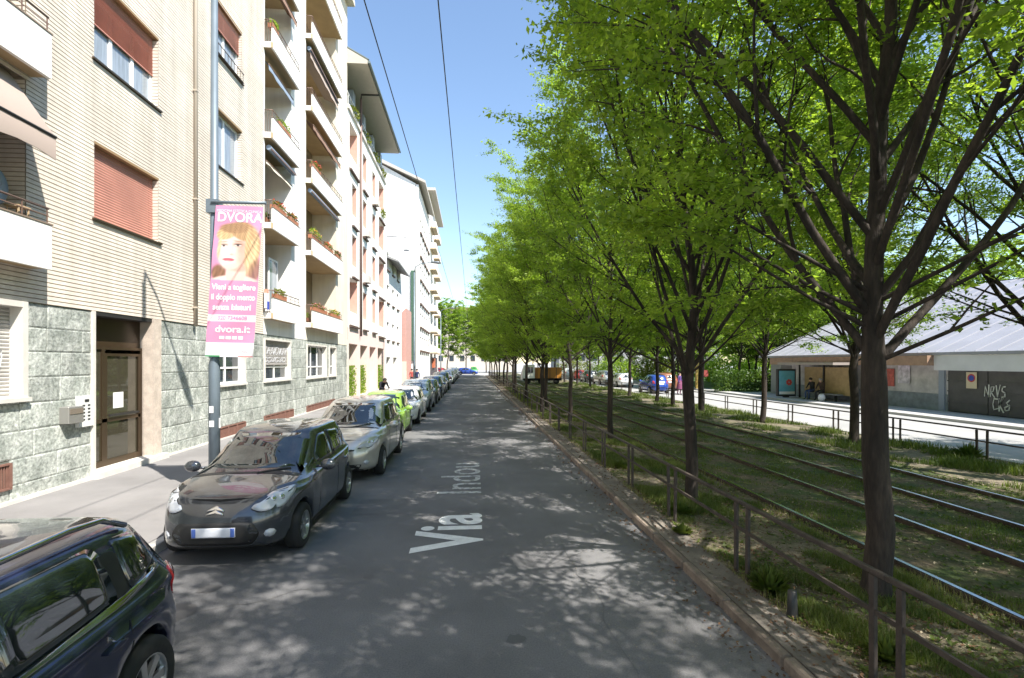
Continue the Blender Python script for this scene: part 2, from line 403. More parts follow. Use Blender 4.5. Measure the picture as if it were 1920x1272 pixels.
# plaster half with two stacks of loggias
COLS = [(19.75, 22.5), (24.5, 29.72)]
gw = [(19.67, 22.45, 1.80, 3.42), (24.6, 27.85, 1.76, 3.38), (28.35, 29.75, 1.76, 3.38)]
log_h = [(a, b_, z+.22, z+3.40, 1.3) for a, b_ in COLS for z in LV]
pl = MB(); wall_x(pl, XF, 19.6, 24.46, 3.55, TOP, [h for h in log_h if h[1] < 24.46]); pl.build('wall', plw, B)
pl = MB(); wall_x(pl, XF, 24.46, 32.4, 3.55, TOP, [h for h in log_h if h[0] > 24.4]); pl.build('wall', plc, B)
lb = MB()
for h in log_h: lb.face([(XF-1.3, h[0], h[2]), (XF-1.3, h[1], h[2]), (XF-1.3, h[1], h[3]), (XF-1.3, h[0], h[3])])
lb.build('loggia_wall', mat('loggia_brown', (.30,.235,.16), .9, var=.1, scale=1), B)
# shell behind: sides, back, roof
sh = MB(); sh.box(XF-12, XF-1.45, -6, 32.4, -.02, TOP); sh.box(XF-1.45, XF-.02, -6, -5.9, 0, TOP); sh.box(XF-1.45, XF-.012, 32.3, 32.4, 0, TOP); sh.box(XF-12, XF+.45, -6.1, 32.5, TOP, TOP+.3)
sh.build('rear_wall', plc, B)
# ground storey: stone blocks
door_h = (11.1, 13.3, .13, 3.55)
near_w = (5.4, 9.5, 1.88, 3.55)
ban_w = (15.9, 18.1, 1.8, 3.42)
vents = [(7.4, 9.2, .38, .82), (16.2, 18.1, .15, .5), (19.7, 22.8, .15, .5), (24.6, 29.5, .15, .46)]
gh = [door_h+(.3,), near_w+(.25,), ban_w+(.22,)]+[g+(.22,) for g in gw]
gb = MB(); wall_x(gb, XF-.03, -6, 32.4, 0, 3.55, gh); gb.build('ground_wall', mat('stone_joint', (.13,.14,.12), .9), B)
rows = [.13, .42, .86, 1.33, 1.79, 2.24, 2.69, 3.12, 3.55]
def rect_sub(r, h):
    y0, y1, z0, z1 = r; a, b_, c, d = h
    if a >= y1 or b_ <= y0 or c >= z1 or d <= z0: return [r]
    out = []
    if a > y0: out.append((y0, a, z0, z1))
    if b_ < y1: out.append((b_, y1, z0, z1))
    m0, m1 = max(a, y0), min(b_, y1)
    if c > z0: out.append((m0, m1, z0, c))
    if d < z1: out.append((m0, m1, d, z1))
    return out
random.seed(21)
def stone_mesh(y0, y1, z0, z1):
    mb = MB(); nx, nz = 5, 3; x0 = XF-.03; g = .003
    y0 += g; y1 -= g; z0 += g; z1 -= g
    P = {}
    tilt = random.uniform(-.004, .004); base = random.uniform(.014, .024); fy = (0, .02/(y1-y0), .35, .66, 1-.02/(y1-y0), 1); fz = (0, .06, .94, 1)
    for i in range(nx+1):
        for k in range(nz+1):
            y = y0+(y1-y0)*fy[i]; z = z0+(z1-z0)*fz[k]; e = i in (0, nx) or k in (0, nz)
            P[i, k] = (x0+base+tilt*(i/nx-.5)+(-.009 if e else random.uniform(-.002, .002)), y, z)
    for i in range(nx):
        for k in range(nz): mb.face([P[i,k], P[i+1,k], P[i+1,k+1], P[i,k+1]])
    for i in range(nx):
        mb.face([(x0, P[i,nz][1], z1), P[i,nz], P[i+1,nz], (x0, P[i+1,nz][1], z1)]); mb.face([(x0, P[i,0][1], z0), (x0, P[i+1,0][1], z0), P[i+1,0], P[i,0]])
    for k in range(nz):
        mb.face([(x0, y0, P[0,k][2]), P[0,k], P[0,k+1], (x0, y0, P[0,k+1][2])]); mb.face([(x0, y1, P[0,k][2]), (x0, y1, P[0,k+1][2]), P[nx,k+1], P[nx,k]])
    return mb
for ri in range(8):
    z0, z1 = rows[ri], rows[ri+1]; y = 4.0+random.uniform(-.6, 0)
    while y < 32.35:
        w = random.choice([.62, .85, 1.05, 1.25, 1.5, 1.05]) if y < 19 else random.choice([1.1, 1.5, 1.9])
        rs = [(y, min(y+w, 32.38), z0, z1)]
        for h in [door_h, near_w, ban_w]+gw+vents: rs = [q for r in rs for q in rect_sub(r, h)]
        for r in rs:
            if r[1]-r[0] > .08 and r[3]-r[2] > .05: stone_mesh(*r).build('stone', stonem, B)
        y += w
# white trims of ground windows
def surround(yb0, yb1, z0, z1, w=.07, m=whitest, sill=True, far=.0):
    t = MB(); x0, x1 = XF-.22, XF+.035
    t.box(x0, x1, yb0, yb0+w, z0, z1); t.box(x0, x1, yb1-w, yb1, z0, z1); t.box(x0, x1-.004, yb0+w, yb1-w, z1-w, z1)
    if sill: t.box(x0, x1+.04, yb0-.03, yb1+.03, z0-.05, z0+.02)
    return t.build('window_surround', m, B)
for g in gw+[ban_w]: surround(*g)
surround(near_w[0], near_w[1], near_w[2], near_w[3], .10)
# windows
def sash(ya, yb, za, zb, x, n, m=whitem, gm=glassd, fr=.06, name='window', curtain=None, parent=None):
    t = MB(); t.box(x, x+.06, ya, yb, za, za+fr); t.box(x, x+.06, ya, yb, zb-fr, zb)
    w = (yb-ya)/n
    for i in range(n+1):
        yc = ya+i*w; a = fr if i in (0, n) else fr*1.2
        y0 = ya if i == 0 else (yb-fr if i == n else yc-a/2); y1 = y0+(fr if i in (0, n) else a)
        t.box(x+.001, x+.059, y0, y1, za+fr, zb-fr)
    f = t.build(name, m, parent or B)
    for i in range(n):
        p = MB().box(x+.02, x+.028, ya+i*w+.02, ya+(i+1)*w-.02, za+.03, zb-.03).build('pane', gm, f)
        if curtain: MB().box(x+.0285, x+.031, ya+i*w+fr+.0, ya+(i+1)*w-fr-(w*.35 if i % 2 else 0), za+fr, zb-fr).build('curtain', curtain, f)
    return f
def sill(h, m=bronze, out=.06): return box('window_sill', m, B, XF-.2, XF+out, h[0]-.06, h[1]+.10, h[2]-.045, h[2]-.003)
def lintel(h): return box('lintel', mat('brown_lintel', (.27,.18,.09), .8), B, XF-.2, XF+.016, h[0], h[1]+.02, h[3]-.004, h[3]+.05)
def roller(h, zb_, m, x=XF-.13, n=None, name='roller_shutter'):
    """roller shutter made of slats, hanging from the top of the hole to zb_"""
    n = n or max(3, int((h[3]-zb_)/.055)); s = MB(); p = (h[3]-zb_)/n
    for k in range(n):
        z = zb_+k*p; s.face([(x+.012, h[0]+.01, z), (x+.012, h[1]-.01, z), (x+.02, h[1]-.01, z+p*.5), (x+.02, h[0]+.01, z+p*.5)])
        s.face([(x+.02, h[0]+.01, z+p*.5), (x+.02, h[1]-.01, z+p*.5), (x+.002, h[1]-.01, z+p*.97), (x+.002, h[0]+.01, z+p*.97)])
    s.box(x-.01, x+.024, h[0]+.01, h[1]-.01, zb_-.02, zb_); return s.build(name, m, B)
curt = mat('white_curtain', (.55,.56,.57), .9, var=.1, scale=6, stretch=(1, 6, .4))
glassw = mat('glass_over_curtain', (.30,.34,.38), .06, spec=.9, var=.12, scale=3, stretch=(1,5,.4))
for i, h in enumerate(main_w):
    sill(h); lintel(h)
    if i == 0: roller(h, h[2], redsh)
    elif i == 1: sash(h[0], h[1], h[2], h[3]-.3, XF-.2, 3, gm=glassw, fr=.075); roller(h, h[2]+.82, redsh, n=40)
    else: sash(h[0], h[1], h[2], h[3], XF-.2, 3, gm=glassw); roller(h, h[2]+.5*(i % 3), redsh)
for i, h in enumerate(side_w):
    sill(h); lintel(h); sash(h[0], h[1], h[2], h[3], XF-.2, 2, gm=glassw, fr=.075)
    if i == 2: roller(h, h[3]-.72, redsh, x=XF-.1, n=22)
# window grille box with flower pots on the upper side window
h = side_w[2]; g = MB()
for k in range(9): g.box(XF+.10, XF+.112, h[0]+.05+k*.21, h[0]+.062+k*.21, h[2]-.02, h[2]+.24)
g.box(XF+.095, XF+.117, h[0]+.03, h[1]-.05, h[2]+.24, h[2]+.26); g.box(XF-.1, XF+.117, h[0]+.03, h[1]-.05, h[2]-.035, h[2]-.02); g.build('flower_rail', rustm, B)
# ground windows
shg = mat('graffiti_white', (.62,.62,.60), .7)
roller(near_w, near_w[2], mat('pale_grey_shutter', (.40,.385,.36), .6, var=.06), x=XF-.2, n=26)
for g_, n in ((gw[0], 2), (gw[1], 3), (gw[2], 1), (ban_w, 2)):
    f = sash(g_[0]+.07, g_[1]-.07, g_[2]+.02, g_[3]-.07, XF-.21, n, gm=glassd)
    box('glazing_bar', whitem, f, XF-.152, XF-.145, g_[0]+.1, g_[1]-.1, g_[2]+.5, g_[2]+.56)
roller(gw[0], gw[0][2]+.62, greysh, x=XF-.12, n=16)
def scribble(rng, n, y0, y1, z0, z1, x, w=.018):
    mb = MB()
    for k in range(n):
        cy = y0+(y1-y0)*(k+.5)/n; pts = []
        t0 = rng.uniform(0, 6); hh = (z1-z0)/2
        for q in range(9):
            a = t0+q*.8; pts.append((cy+math.cos(a)*(y1-y0)/n*.55+(q-4)*.01, (z0+z1)/2+math.sin(a*1.15)*hh*rng.uniform(.7, 1)))
        for (a, b_), (c, d) in zip(pts, pts[1:]):
            L_ = math.hypot(c-a, d-b_)+1e-6; ny, nz = -(d-b_)/L_*w, (c-a)/L_*w
            mb.face([(x, a-ny, b_-nz), (x, c-ny, d-nz), (x, c+ny, d+nz), (x, a+ny, b_+nz)])
    return mb
rg = random.Random(5)
scribble(rg, 3, 8.75, 9.25, 2.05, 2.75, XF-.174, .013).build('graffiti', shg, B)
scribble(rg, 8, gw[0][0]+.15, gw[0][1]-.15, 2.78, 3.12, XF-.092, .022).build('graffiti', mat('graffiti_silver', (.6,.6,.62), .5), B)
scribble(rg, 6, gw[0][0]+.25, gw[0][1]-.3, 2.5, 2.72, XF-.092, .018).build('graffiti', mat('graffiti_silver', (.6,.6,.62), .5), B)
# vents
for v in vents:
    g = MB(); g.box(XF-.02, XF+.03, v[0], v[1], v[2], v[2]+.03); g.box(XF-.02, XF+.03, v[0], v[1], v[3]-.03, v[3])
    n = max(2, int((v[1]-v[0])/.5))
    for k in range(n+1):
        yy = v[0]+(v[1]-v[0]-.05)*k/n; g.box(XF-.02, XF+.032, yy, yy+.05, v[2]+.03, v[3]-.03)
    gr = g.build('cellar_grille', ventm, B)
    s = MB(); k = v[0]+.06
    while k < v[1]-.06:
        s.box(XF-.01, XF+.012, k, k+.018, v[2]+.03, v[3]-.03); k += .05
    s.build('bars', ventm, gr, kind='stuff')
# base ledge in pale stone along the foot
box('foot_ledge', whitest, B, XF-.02, XF+.05, 4, 11.08, .12, .19); box('foot_ledge', whitest, B, XF-.02, XF+.05, 13.32, 32.3, .12, .17)
# downpipe
dp = MB(); dp.tube([(XF+.075, 14.82, 3.5), (XF+.075, 14.82, TOP)], .05, 10)
for z in range(4, 24, 3): dp.box(XF+.0, XF+.13, 14.76, 14.88, z, z+.04)
dp.build('downpipe', mat('beige_pipe', (.42,.36,.29), .5), B)
# entrance
box('door_jamb', stonep, B, XF-.32, XF+.03, 13.0, 13.32, .13, 3.55); box('door_jamb', whitest, B, XF-.32, XF+.035, 11.02, 11.1, .13, 3.55)
box('soffit', dark, B, XF-.32, XF-.0, 11.1, 13.0, 3.47, 3.553)
box('doorstep', whitest, B, XF-.4, XF+.16, 11.0, 13.42, .10, .25)
xd = XF-.29
box('soffit_panel', mat('dark_bronze_panel', (.055,.035,.02), .3, metal=.3), B, xd-.02, xd+.01, 11.1, 13.0, 2.84, 3.47)
d = MB()
for a, b_, c, e in ((11.1, 13.0, 2.78, 2.84), (11.1, 13.0, .25, .38), (11.1, 11.16, .38, 2.78), (12.94, 13.0, .38, 2.78), (11.66, 11.75, .38, 2.78), (11.16, 12.94, 1.20, 1.28), (11.75, 11.82, .38, 2.7), (12.86, 12.94, .38, 2.7), (11.82, 12.86, 2.64, 2.7)):
    d.box(xd, xd+.06, a, b_, c, e)
dr = d.build('entrance_door', bronze, B)
for a, b_, c, e in ((11.16, 11.66, .38, 1.2), (11.16, 11.66, 1.28, 2.78), (11.82, 12.86, .38, 1.2), (11.82, 12.86, 1.28, 2.64)):
    box('pane', mat('door_glass', (.05,.045,.03), .03, spec=1), dr, xd+.02, xd+.028, a, b_, c, e)
box('handle', dark, dr, xd+.07, xd+.10, 11.85, 12.84, 1.31, 1.36)
box('notice', mat('paper', (.8,.8,.78), .8), dr, xd+.0285, xd+.031, 12.05, 12.38, 1.48, 1.83)
# intercom panel and letter box
ic = thing('intercom_panel', (XF, 10.8, 1.2), 'white intercom panel on green stone beside the entrance door', 'intercom')
box('panel', mat('intercom_white', (.62,.62,.60), .4), ic, XF-.02, XF+.06, 10.62, 11.0, 1.23, 1.84)
m = MB()
for r in range(5):
    for c in range(2): m.box(XF+.06, XF+.068, 10.70+c*.14, 10.76+c*.14, 1.36+r*.07, 1.385+r*.07)
m.build('buttons', dark, ic, kind='stuff'); box('speaker_grille', dark, ic, XF+.06, XF+.067, 10.76, 10.87, 1.72, 1.77)
lb_ = thing('letter_box', (XF, 10.4, 1.3), 'grey metal letter box left of the white intercom', 'letter box')
box('body', mat('letterbox_grey', (.30,.29,.27), .4, metal=.5), lb_, XF-.02, XF+.16, 10.22, 10.6, 1.34, 1.66, bev=.01)
box('flap', mat('letterbox_brown', (.17,.14,.11), .4), lb_, XF+.16, XF+.17, 10.25, 10.57, 1.52, 1.62)

# ------------------------------------------------------------------ balconies
railing_m = mat('railing_brown', (.16,.10,.075), .5)
awn_m = [mat('awning_beige', (.34,.275,.235), .9), mat('awning_blue_grey', (.20,.25,.32), .8), mat('awning_cream', (.66,.60,.48), .9), mat('awning_brown', (.22,.13,.09), .9)]
def balcony(y0, y1, z, xo=XF+.33, panel_gap=.0, rail=.26, wallm=plw, inner=XF-1.3, side=True):
    """slab with underside at z, solid front panel, metal rail above, open near end with bars"""
    s = MB(); s.box(inner+.02, xo, y0-.0, y1+.12, z, z+.2); bal = s.build('balcony', mat('tan_soffit', (.40,.29,.165), .9, var=.06, scale=1.5), B); box('slab_edge', plw, bal, XF+.005, xo-.062, y0-.012, y0-.001, z-.005, z+.21)
    box('panel', plw, bal, xo-.06, xo+.008, y0+.02, y1+.14, z-.012, z+.76)
    box('coping', mat('coping_brown', (.20,.15,.11), .7), bal, xo-.08, xo+.02, y0, y1+.16, z+.763, z+.79)
    r = MB(); zt = z+.79+rail
    r.tube([(XF+.02, y0+.03, zt), (xo-.03, y0+.03, zt), (xo-.03, y1+.12, zt)], .018, 6)
    n = int((y1-y0)/.45)
    for k in range(n+1): yy = y0+.03+(y1-y0+.06)*k/n; r.box(xo-.037, xo-.023, yy-.007, yy+.007, z+.79, zt)
    r.box(xo-.034, xo-.026, y0+.03, y1+.12, zt-.13, zt-.115)
    for k in range(4): xx = XF+.04+k*.085; r.box(xx-.006, xx+.006, y0+.02, y0+.034, z+.2, zt)
    r.build('railing', railing_m, bal); return bal
for z in LV[:6]:
    balcony(6.0, 9.46, z, inner=XF-1.15)
    for (a, b_) in COLS: balcony(a-.12, b_, z)
# french windows inside the loggias
for ci, (a, b_) in enumerate(COLS):
    for li, z in enumerate(LV):
        n = 2 if ci == 0 else 3
        zz = z+.24
        if ci == 0: sash(a+.35, a+1.9, zz, zz+2.25, XF-1.28, 2, gm=glassd, name='french_window')
        else:
            sash(a+.3, a+1.7, zz, zz+2.25, XF-1.28, 2, gm=glassd, name='french_window')
            sash(a+2.9, a+3.9, zz+(.0 if li % 2 else .9), zz+2.25, XF-1.28, 1 if li % 2 else 2, m=whitem if li % 2 else bronze, gm=glassd)
f = MB(); f.box(XF-.95, XF-.90, 21.55, 22.35, 4.5, 6.65)      # open white casement in the first loggia
f = MB()
for a_, b_, c_, d_ in ((21.1, 21.16, 4.55, 6.7), (22.0, 22.06, 4.55, 6.7), (21.16, 22.0, 4.55, 4.63), (21.16, 22.0, 6.62, 6.7)): f.box(XF-.42, XF-.37, a_, b_, c_, d_)
fw = f.build('open_casement', whitem, B); box('pane', glassw, fw, XF-.40, XF-.39, 21.16, 22.0, 4.63, 6.62)
box('hinge_post', whitem, B, XF-1.25, XF-.42, 21.1, 21.14, 4.55, 4.62)
# awnings: front bar with fabric sloping from under the slab above
def awning(y0, y1, ztop, xout, drop, m, xin=XF-.15, val=.22, name='awning'):
    g = MB(); n = max(6, int((y1-y0)/.35)); xi, xo = xin, xout
    P = []
    for i in range(n+1):
        y = y0+(y1-y0)*i/n; s = .012*math.sin(i*2.3)
        P.append([(xi, y, ztop), ((xi+xo)/2, y, ztop-drop*.48-.02+s), (xo, y, ztop-drop), (xo+.012+s, y, ztop-drop-val+.03*math.sin(i*1.7))])
    for p, q in zip(P, P[1:]):
        for k in range(3):
            a, b_, c, d_ = p[k], q[k], q[k+1], p[k+1]
            g.face([a, b_, c, d_], True); g.face([(d_[0]-.006, d_[1], d_[2]-.006), (c[0]-.006, c[1], c[2]-.006), (b_[0]-.006, b_[1], b_[2]-.006), (a[0]-.006, a[1], a[2]-.006)], True)
    w = g.build(name, m, B)
    MB().tube([(xo, y0, ztop-drop), (xo, y1, ztop-drop)], .025, 8).build('front_bar', dark if val > .3 else railing_m, w); return w
awning(5.5, 9.32, 7.46, XF+.62, 1.12, awn_m[0], val=.36)
awning(5.5, 9.32, 14.1, XF+.5, .6, awn_m[0])
def cassette(y0, y1, z, x, m, w=.10):       # rolled awning under the slab
    o = MB().tube([(x, y0, z), (x, y1, z)], w, 8).build('rolled_awning', m, B)
    box('front_profile', railing_m, o, x+w-.005, x+w+.02, y0, y1, z-w, z-w*.3); return o
cassette(19.8, 22.5, 10.55, XF+.12, awn_m[1]); cassette(24.6, 29.6, 10.55, XF+.14, awn_m[1]); cassette(24.6, 29.6, 17.2, XF+.1, awn_m[1])
awning(19.8, 22.5, 10.6, XF+.02, .55, awn_m[2], xin=XF-.7, val=.10)
awning(24.65, 29.6, 13.95, XF+.28, .30, awn_m[3]); awning(19.85, 22.5, 17.35, XF+.25, .35, awn_m[3]); awning(19.85, 22.5, 13.95, XF+.1, .25, awn_m[1])
awning(24.65, 29.6, 17.35, XF+.15, .35, awn_m[0], xin=XF-.6)

# ------------------------------------------------------------------ second building (white and pink, wide eave)
def far_building(loc, label): return thing('apartment_building', loc, label, 'building')
pink = mat('pink_plaster', (.62,.34,.27), .85, var=.04); palepink = mat('pale_pink_plaster', (.70,.56,.51), .85, var=.04)
C = far_building((XF-5, 39, .13), 'white and pink apartment block with wide roof eave beyond the brick block')
def cpart(mb, n, m, kind=None): return mb.build(n, m, C, kind=kind)
arc = [(32.75, 35.3), (36.1, 38.55), (39.35, 41.9), (42.7, 45.6)]
ah = [(a, b_, .3, 3.7, 1.8) for a, b_ in arc]
up = []
for li in range(5):
    z = 5.6+3.3*li
    if li in (0, 3, 4): up.append((33.0, 35.3, z, z+2.3, 1.0))
    else: up.append((33.7, 35.0, z-.1, z+1.9, .5))
    up += [(37.0, 38.3, z+.0, z+1.9, .5), (40.4, 41.7, z, z+1.9, .5), (43.2, 45.6, z-.2, z+2.2, 1.0)]
up = [u for u in up if u[3] < 18.2]
w = MB(); wall_x(w, XF, 32.45, 46.3, 4.7, 18.3, up); cpart(w, 'wall', plw)
w = MB(); wall_x(w, XF, 32.45, 46.3, 0, 4.7, ah); cpart(w, 'wall', palepink)
w = MB()
for u in up+ah: 
    x = XF-u[4]; w.face([(x, u[0], u[2]), (x, u[1], u[2]), (x, u[1], u[3]), (x, u[0], u[3])])
cpart(w, 'recess_wall', palepink)
# red inner walls of the loggias
w = MB()
for u in up:
    dd = u[4]-.02; w.face([(XF-.02, u[1]-.01, u[2]), (XF-dd, u[1]-.01, u[2]), (XF-dd, u[1]-.01, u[3]), (XF-.02, u[1]-.01, u[3])])
cpart(w, 'loggia_side', pink)
w = MB(); w.box(XF-11, XF-1.85, 32.45, 46.3, 0, 20.9); w.box(XF-1.85, XF-.02, 46.2, 46.3, 0, 18.3); w.box(XF-1.85, XF-.02, 32.45, 32.55, 3, 18.3); cpart(w, 'rear_wall', plw)
for u in up:
    if u[4] < .9:
        f = sash(u[0]+.05, u[1]-.05, u[2]+.02, u[3]-.02, XF-.47, 1, m=bronze, parent=C)
    else:
        f = sash(u[0]+.3, u[1]-.3, u[2]+.02, u[3]-.15, XF-.98, 2, parent=C)
        pr = MB().box(XF-.02, XF+.06, u[0]-.1, u[1]+.1, u[2]-.7, u[2]+.12).build('parapet', plw, C)
    MB().box(XF-.01, XF+.16, u[0]-.1, u[1]+.1, u[2]-.86, u[2]-.76).build('planter_ledge', mat('dark_ledge', (.09,.055,.04), .7), C)
for z in (8.2, 11.5, 14.8): 
    for y0 in (36.9, 40.3): box('air_conditioner', mat('ac_casing', (.5,.45,.4), .6), C, XF+.0, XF+.4, y0+.2, y0+1.0, z+.0, z+.5) if (z, y0) in ((8.2, 36.9), (11.5, 36.9), (14.8, 40.3)) else None
cpart(MB().tube([(XF+.1, 35.9, 4.3), (XF+.1, 35.9, 20.6)], .08, 8), 'downpipe', mat('brown_pipe', (.17,.11,.09), .5))
cpart(MB().box(XF-.05, XF+.12, 32.45, 46.35, 18.3, 18.55), 'cornice', whitest)
gg = mat('attic_glass', (.10,.15,.20), .08, spec=1)
for k in range(4):
    y0 = 32.6+k*3.45; f = sash(y0+.2, y0+2.6, 18.6, 20.9, XF-.75, 2, m=steel, gm=gg, name='attic_window', parent=C)
    box('attic_pier', mat('attic_panel', (.30,.36,.44), .5), C, XF-1.2, XF-.3, y0+2.65, y0+3.4, 18.55, 20.9)
r = MB(); n = 26
for k in range(n):
    yy = 32.45+k*.5; r.box(XF-.1, XF-.06, yy, yy+.03, 18.55, 19.4)
r.box(XF-.12, XF-.04, 32.45, 46.2, 19.4, 19.46); cpart(r, 'attic_railing', whitem)
xe = XF+1.25; z1 = 21.0
cpart(MB().prism([(XF-11.2, z1), (xe, z1), (xe, z1+.22), (XF-3.8, z1+3.0), (XF-11.2, z1+3.0)], 32.3, 46.0, axis='y'), 'roof', mat('eave_soffit', (.46,.42,.36), .85, var=.03))
cpart(MB().box(XF-1.85, XF-.76, 32.5, 46, 20.9, 21.0), 'attic_head', plw)
rt = MB()
for k in range(68):
    yy = 32.3+k*.2; rt.tube([(xe+.04, yy+.1, z1+.27), (XF-3.8, yy+.1, z1+3.08)], .085, 6)
cpart(rt, 'roof_tiles', mat('grey_green_tiles', (.10,.12,.11), .8), kind='stuff')
cpart(MB().tube([(xe+.09, 32.3, z1+.12), (xe+.09, 46, z1+.12)], .09, 8), 'gutter', mat('gutter_grey', (.12,.15,.15), .5))
cpart(MB().tube([(xe+.05, 36, z1-.02), (XF+.1, 36, z1-.05), (XF+.1, 35.9, 20.5)], .07, 8), 'gutter_pipe', dark)
cpart(MB().box(XF-.02, XF+.012, 32.45, 32.8, 0.1, 3.9), 'pier_facing', whitest)
# hedges in the arcade
def leafy(name, c, rx, ry, rz, n, size, m, label=None, cat=None, group=None, seed=0, parent=None, boxy=False):
    rng = np.random.RandomState(seed)
    p = rng.uniform(-1, 1, (n, 3))
    if not boxy:
        q = rng.normal(size=(n, 3)); q /= np.linalg.norm(q, axis=1)[:, None]; p = q*(rng.uniform(.35, 1, (n, 1))**.5)*(1+.18*np.sin(q[:, :1]*7+q[:, 1:2]*5))
    p = p*np.array([rx, ry, rz])
    a = rng.normal(size=(n, 3)); a /= np.linalg.norm(a, axis=1)[:, None]; b_ = np.cross(a, rng.normal(size=(n, 3))); b_ /= np.linalg.norm(b_, axis=1)[:, None]
    s = size*rng.uniform(.6, 1.3, (n, 1))
    V = np.stack([p-a*s*.5, p+b_*s*.28, p+a*s*.5, p-b_*s*.28], 1).reshape(-1, 3)
    F = np.arange(4*n).reshape(-1, 4)
    o = link(name, np_mesh(name, V, F, m), parent, loc=tuple(Vector(c)-(org(parent) if parent else Vector((0,0,0)))))
    tag(o, label, cat, group); return o
leafL = leaf_mat('leaf_green', (.120,.195,.032), (.30,.39,.065), .57)
leafD = leaf_mat('leaf_dark', (.030,.070,.010), (.085,.14,.018), .3)
leafO = leaf_mat('leaf_olive', (.10,.125,.02), (.20,.215,.035), .4)
for k, (a, b_) in enumerate((arc[0], arc[1], arc[3])):
    leafy('hedge', (XF-.35, (a+b_)/2, 1.2), .3, (b_-a)/2-.08, 1.1, 2600, .13, leafL, '%s clipped green hedge filling an arch of the pink and white block' % ('nearest', 'second', 'farthest')[k], 'hedge', 'hedges in the arcade', seed=k, boxy=True)

# ------------------------------------------------------------------ farther buildings
D = far_building((XF-4, 50, .13), 'low white infill house with small canopy past the wide-eaved block')
w = MB(); hs = [(47.2+k*3.1, 48.4+k*3.1, z, z+1.6, .3) for k in range(3) for z in (4.6, 8.0, 11.0)]
wall_x(w, XF, 46.32, 57, 0, 13.2, hs+[(47, 49.3, .2, 3, .6), (51, 53.5, .2, 3, .6)]); w.box(XF-8, XF-.65, 46.32, 57, 0, 13.2); w.build('wall', plw, D)
for q in hs: box('window', glassd, D, XF-.33, XF-.25, q[0]+.03, q[1]-.03, q[2]+.03, q[3]-.03); box('ledge', mat('dark_ledge', (.09,.055,.04), .7), D, XF, XF+.12, q[0]-.1, q[1]+.1, q[2]-.14, q[2]-.03)
MB().prism([(XF-.6, 12.3), (XF+1.0, 11.7), (XF+1.0, 11.85), (XF-.6, 12.5)], 47.5, 56, axis='y').build('canopy', mat('canopy_grey', (.25,.25,.25), .7), D)
for q in ((47, 49.3), (51, 53.5)): box('shopfront', glassd, D, XF-.6, XF-.5, q[0]+.03, q[1]-.03, .2, 2.97)
E_ = far_building((-10, 60, .13), 'low salmon pink house against the tall white end wall')
w = MB(); w.prism([(-11, 0), (-7.35, 0), (-7.35, 8.6), (-8.3, 7.6), (-11, 6.8)], 58, 63, axis='y'); w.build('wall', mat('salmon_plaster', (.50,.29,.25), .85, var=.04), E_)
box('shop_base', plc, E_, -9.2, -7.3, 57.9, 58, 0, 2.6)
Fb = far_building((-13, 74, .13), 'tall white apartment block with blank end wall facing the camera')
w = MB(); XB = -6.8
hs = [(68+k*2.9, 69.4+k*2.9, z, z+1.7, .3) for k in range(5) for z in (4.2, 7.3, 10.4, 13.5, 16.6, 19.7)]
wall_x(w, XB, 66, 81, 0, 25.2, hs); wl = w.build('wall', plw, Fb)
MB().prism([(-24, 0), (XB-.35, 0), (XB-.35, 25.3), (-12.5, 28.2), (-24, 28.2)], 66, 81, axis='y').build('end_wall', plw, Fb)
box('corner_pier', plw, Fb, XB-.4, XB-.004, 66, 66.3, 0, 25.2)
for q in hs:
    box('window', glassd, Fb, XB-.33, XB-.25, q[0]+.02, q[1]-.02, q[2]+.02, q[3]-.02); box('ledge', mat('dark_ledge', (.09,.055,.04), .7), Fb, XB, XB+.2, q[0]-.3, q[1]+.3, q[2]-.35, q[2]-.1)
MB().prism([(-24, 28.25), (-12.5, 28.25), (XB+.9, 25.3), (XB+.9, 25.6), (-12.5, 28.7), (-24, 28.7)], 65.6, 81, axis='y').build('roof', mat('roof_edge', (.46,.42,.37), .8), Fb)
box('stair_glazing', mat('green_glass', (.07,.13,.09), .2), Fb, -7.75, -7.2, 65.8, 65.98, 2.7, 14.2)
Gb = far_building((-13, 92, .13), 'tall white block with a stack of projecting balconies at the street end')
w = MB(); hs = [(82+k*3.4, 83.6+k*3.4, z, z+1.8, .3) for k in range(6) for z in (4.5, 7.9, 11.3, 14.7, 18.1, 21.5, 24.9)]
wall_x(w, XB, 81.1, 103, 0, 29.5, hs); w.box(-22, XB-.35, 81.1, 103, 0, 29.5); w.build('wall', plw, Gb)
for q in hs: box('window', glassd, Gb, XB-.33, XB-.25, q[0]+.02, q[1]-.02, q[2]+.02, q[3]-.02)
for i in range(7):
    z = 4.0+3.4*i
    for y0 in (84.0, 92.0):
        bl = MB().box(XB, XB+1.0, y0, y0+5, z, z+.18).build('balcony', plbeige, Gb); box('parapet', plw, bl, XB+.93, XB+1.0, y0, y0+5, z+.18, z+1.0); box('end_parapet', plw, bl, XB+.02, XB+.93, y0, y0+.07, z+.18, z+1.0)
box('roof', mat('roof_edge', (.46,.42,.37), .8), Gb, -22, XB+1.1, 80.9, 103.2, 29.5, 29.9)
box('shop_front', mat('shop_dark', (.07,.06,.07), .5), Gb, XB-.01, XB+.05, 84, 101, .3, 3.4); box('shop_sign', mat('shop_orange', (.5,.14,.06), .6), Gb, XB+.05, XB+.3, 88, 92, 1.6, 3.2)
Hb = far_building((-6, 175, .13), 'pale ochre building closing the view at the far end of the street')
w = MB(); w.box(-30, 14, 170, 185, 0, 19.5); w.build('wall', mat('pale_ochre', (.5,.45,.38), .9), Hb); box('roof', mat('brown_roof', (.2,.13,.09), .9), Hb, -31, 15, 169, 186, 19.5, 20.6)
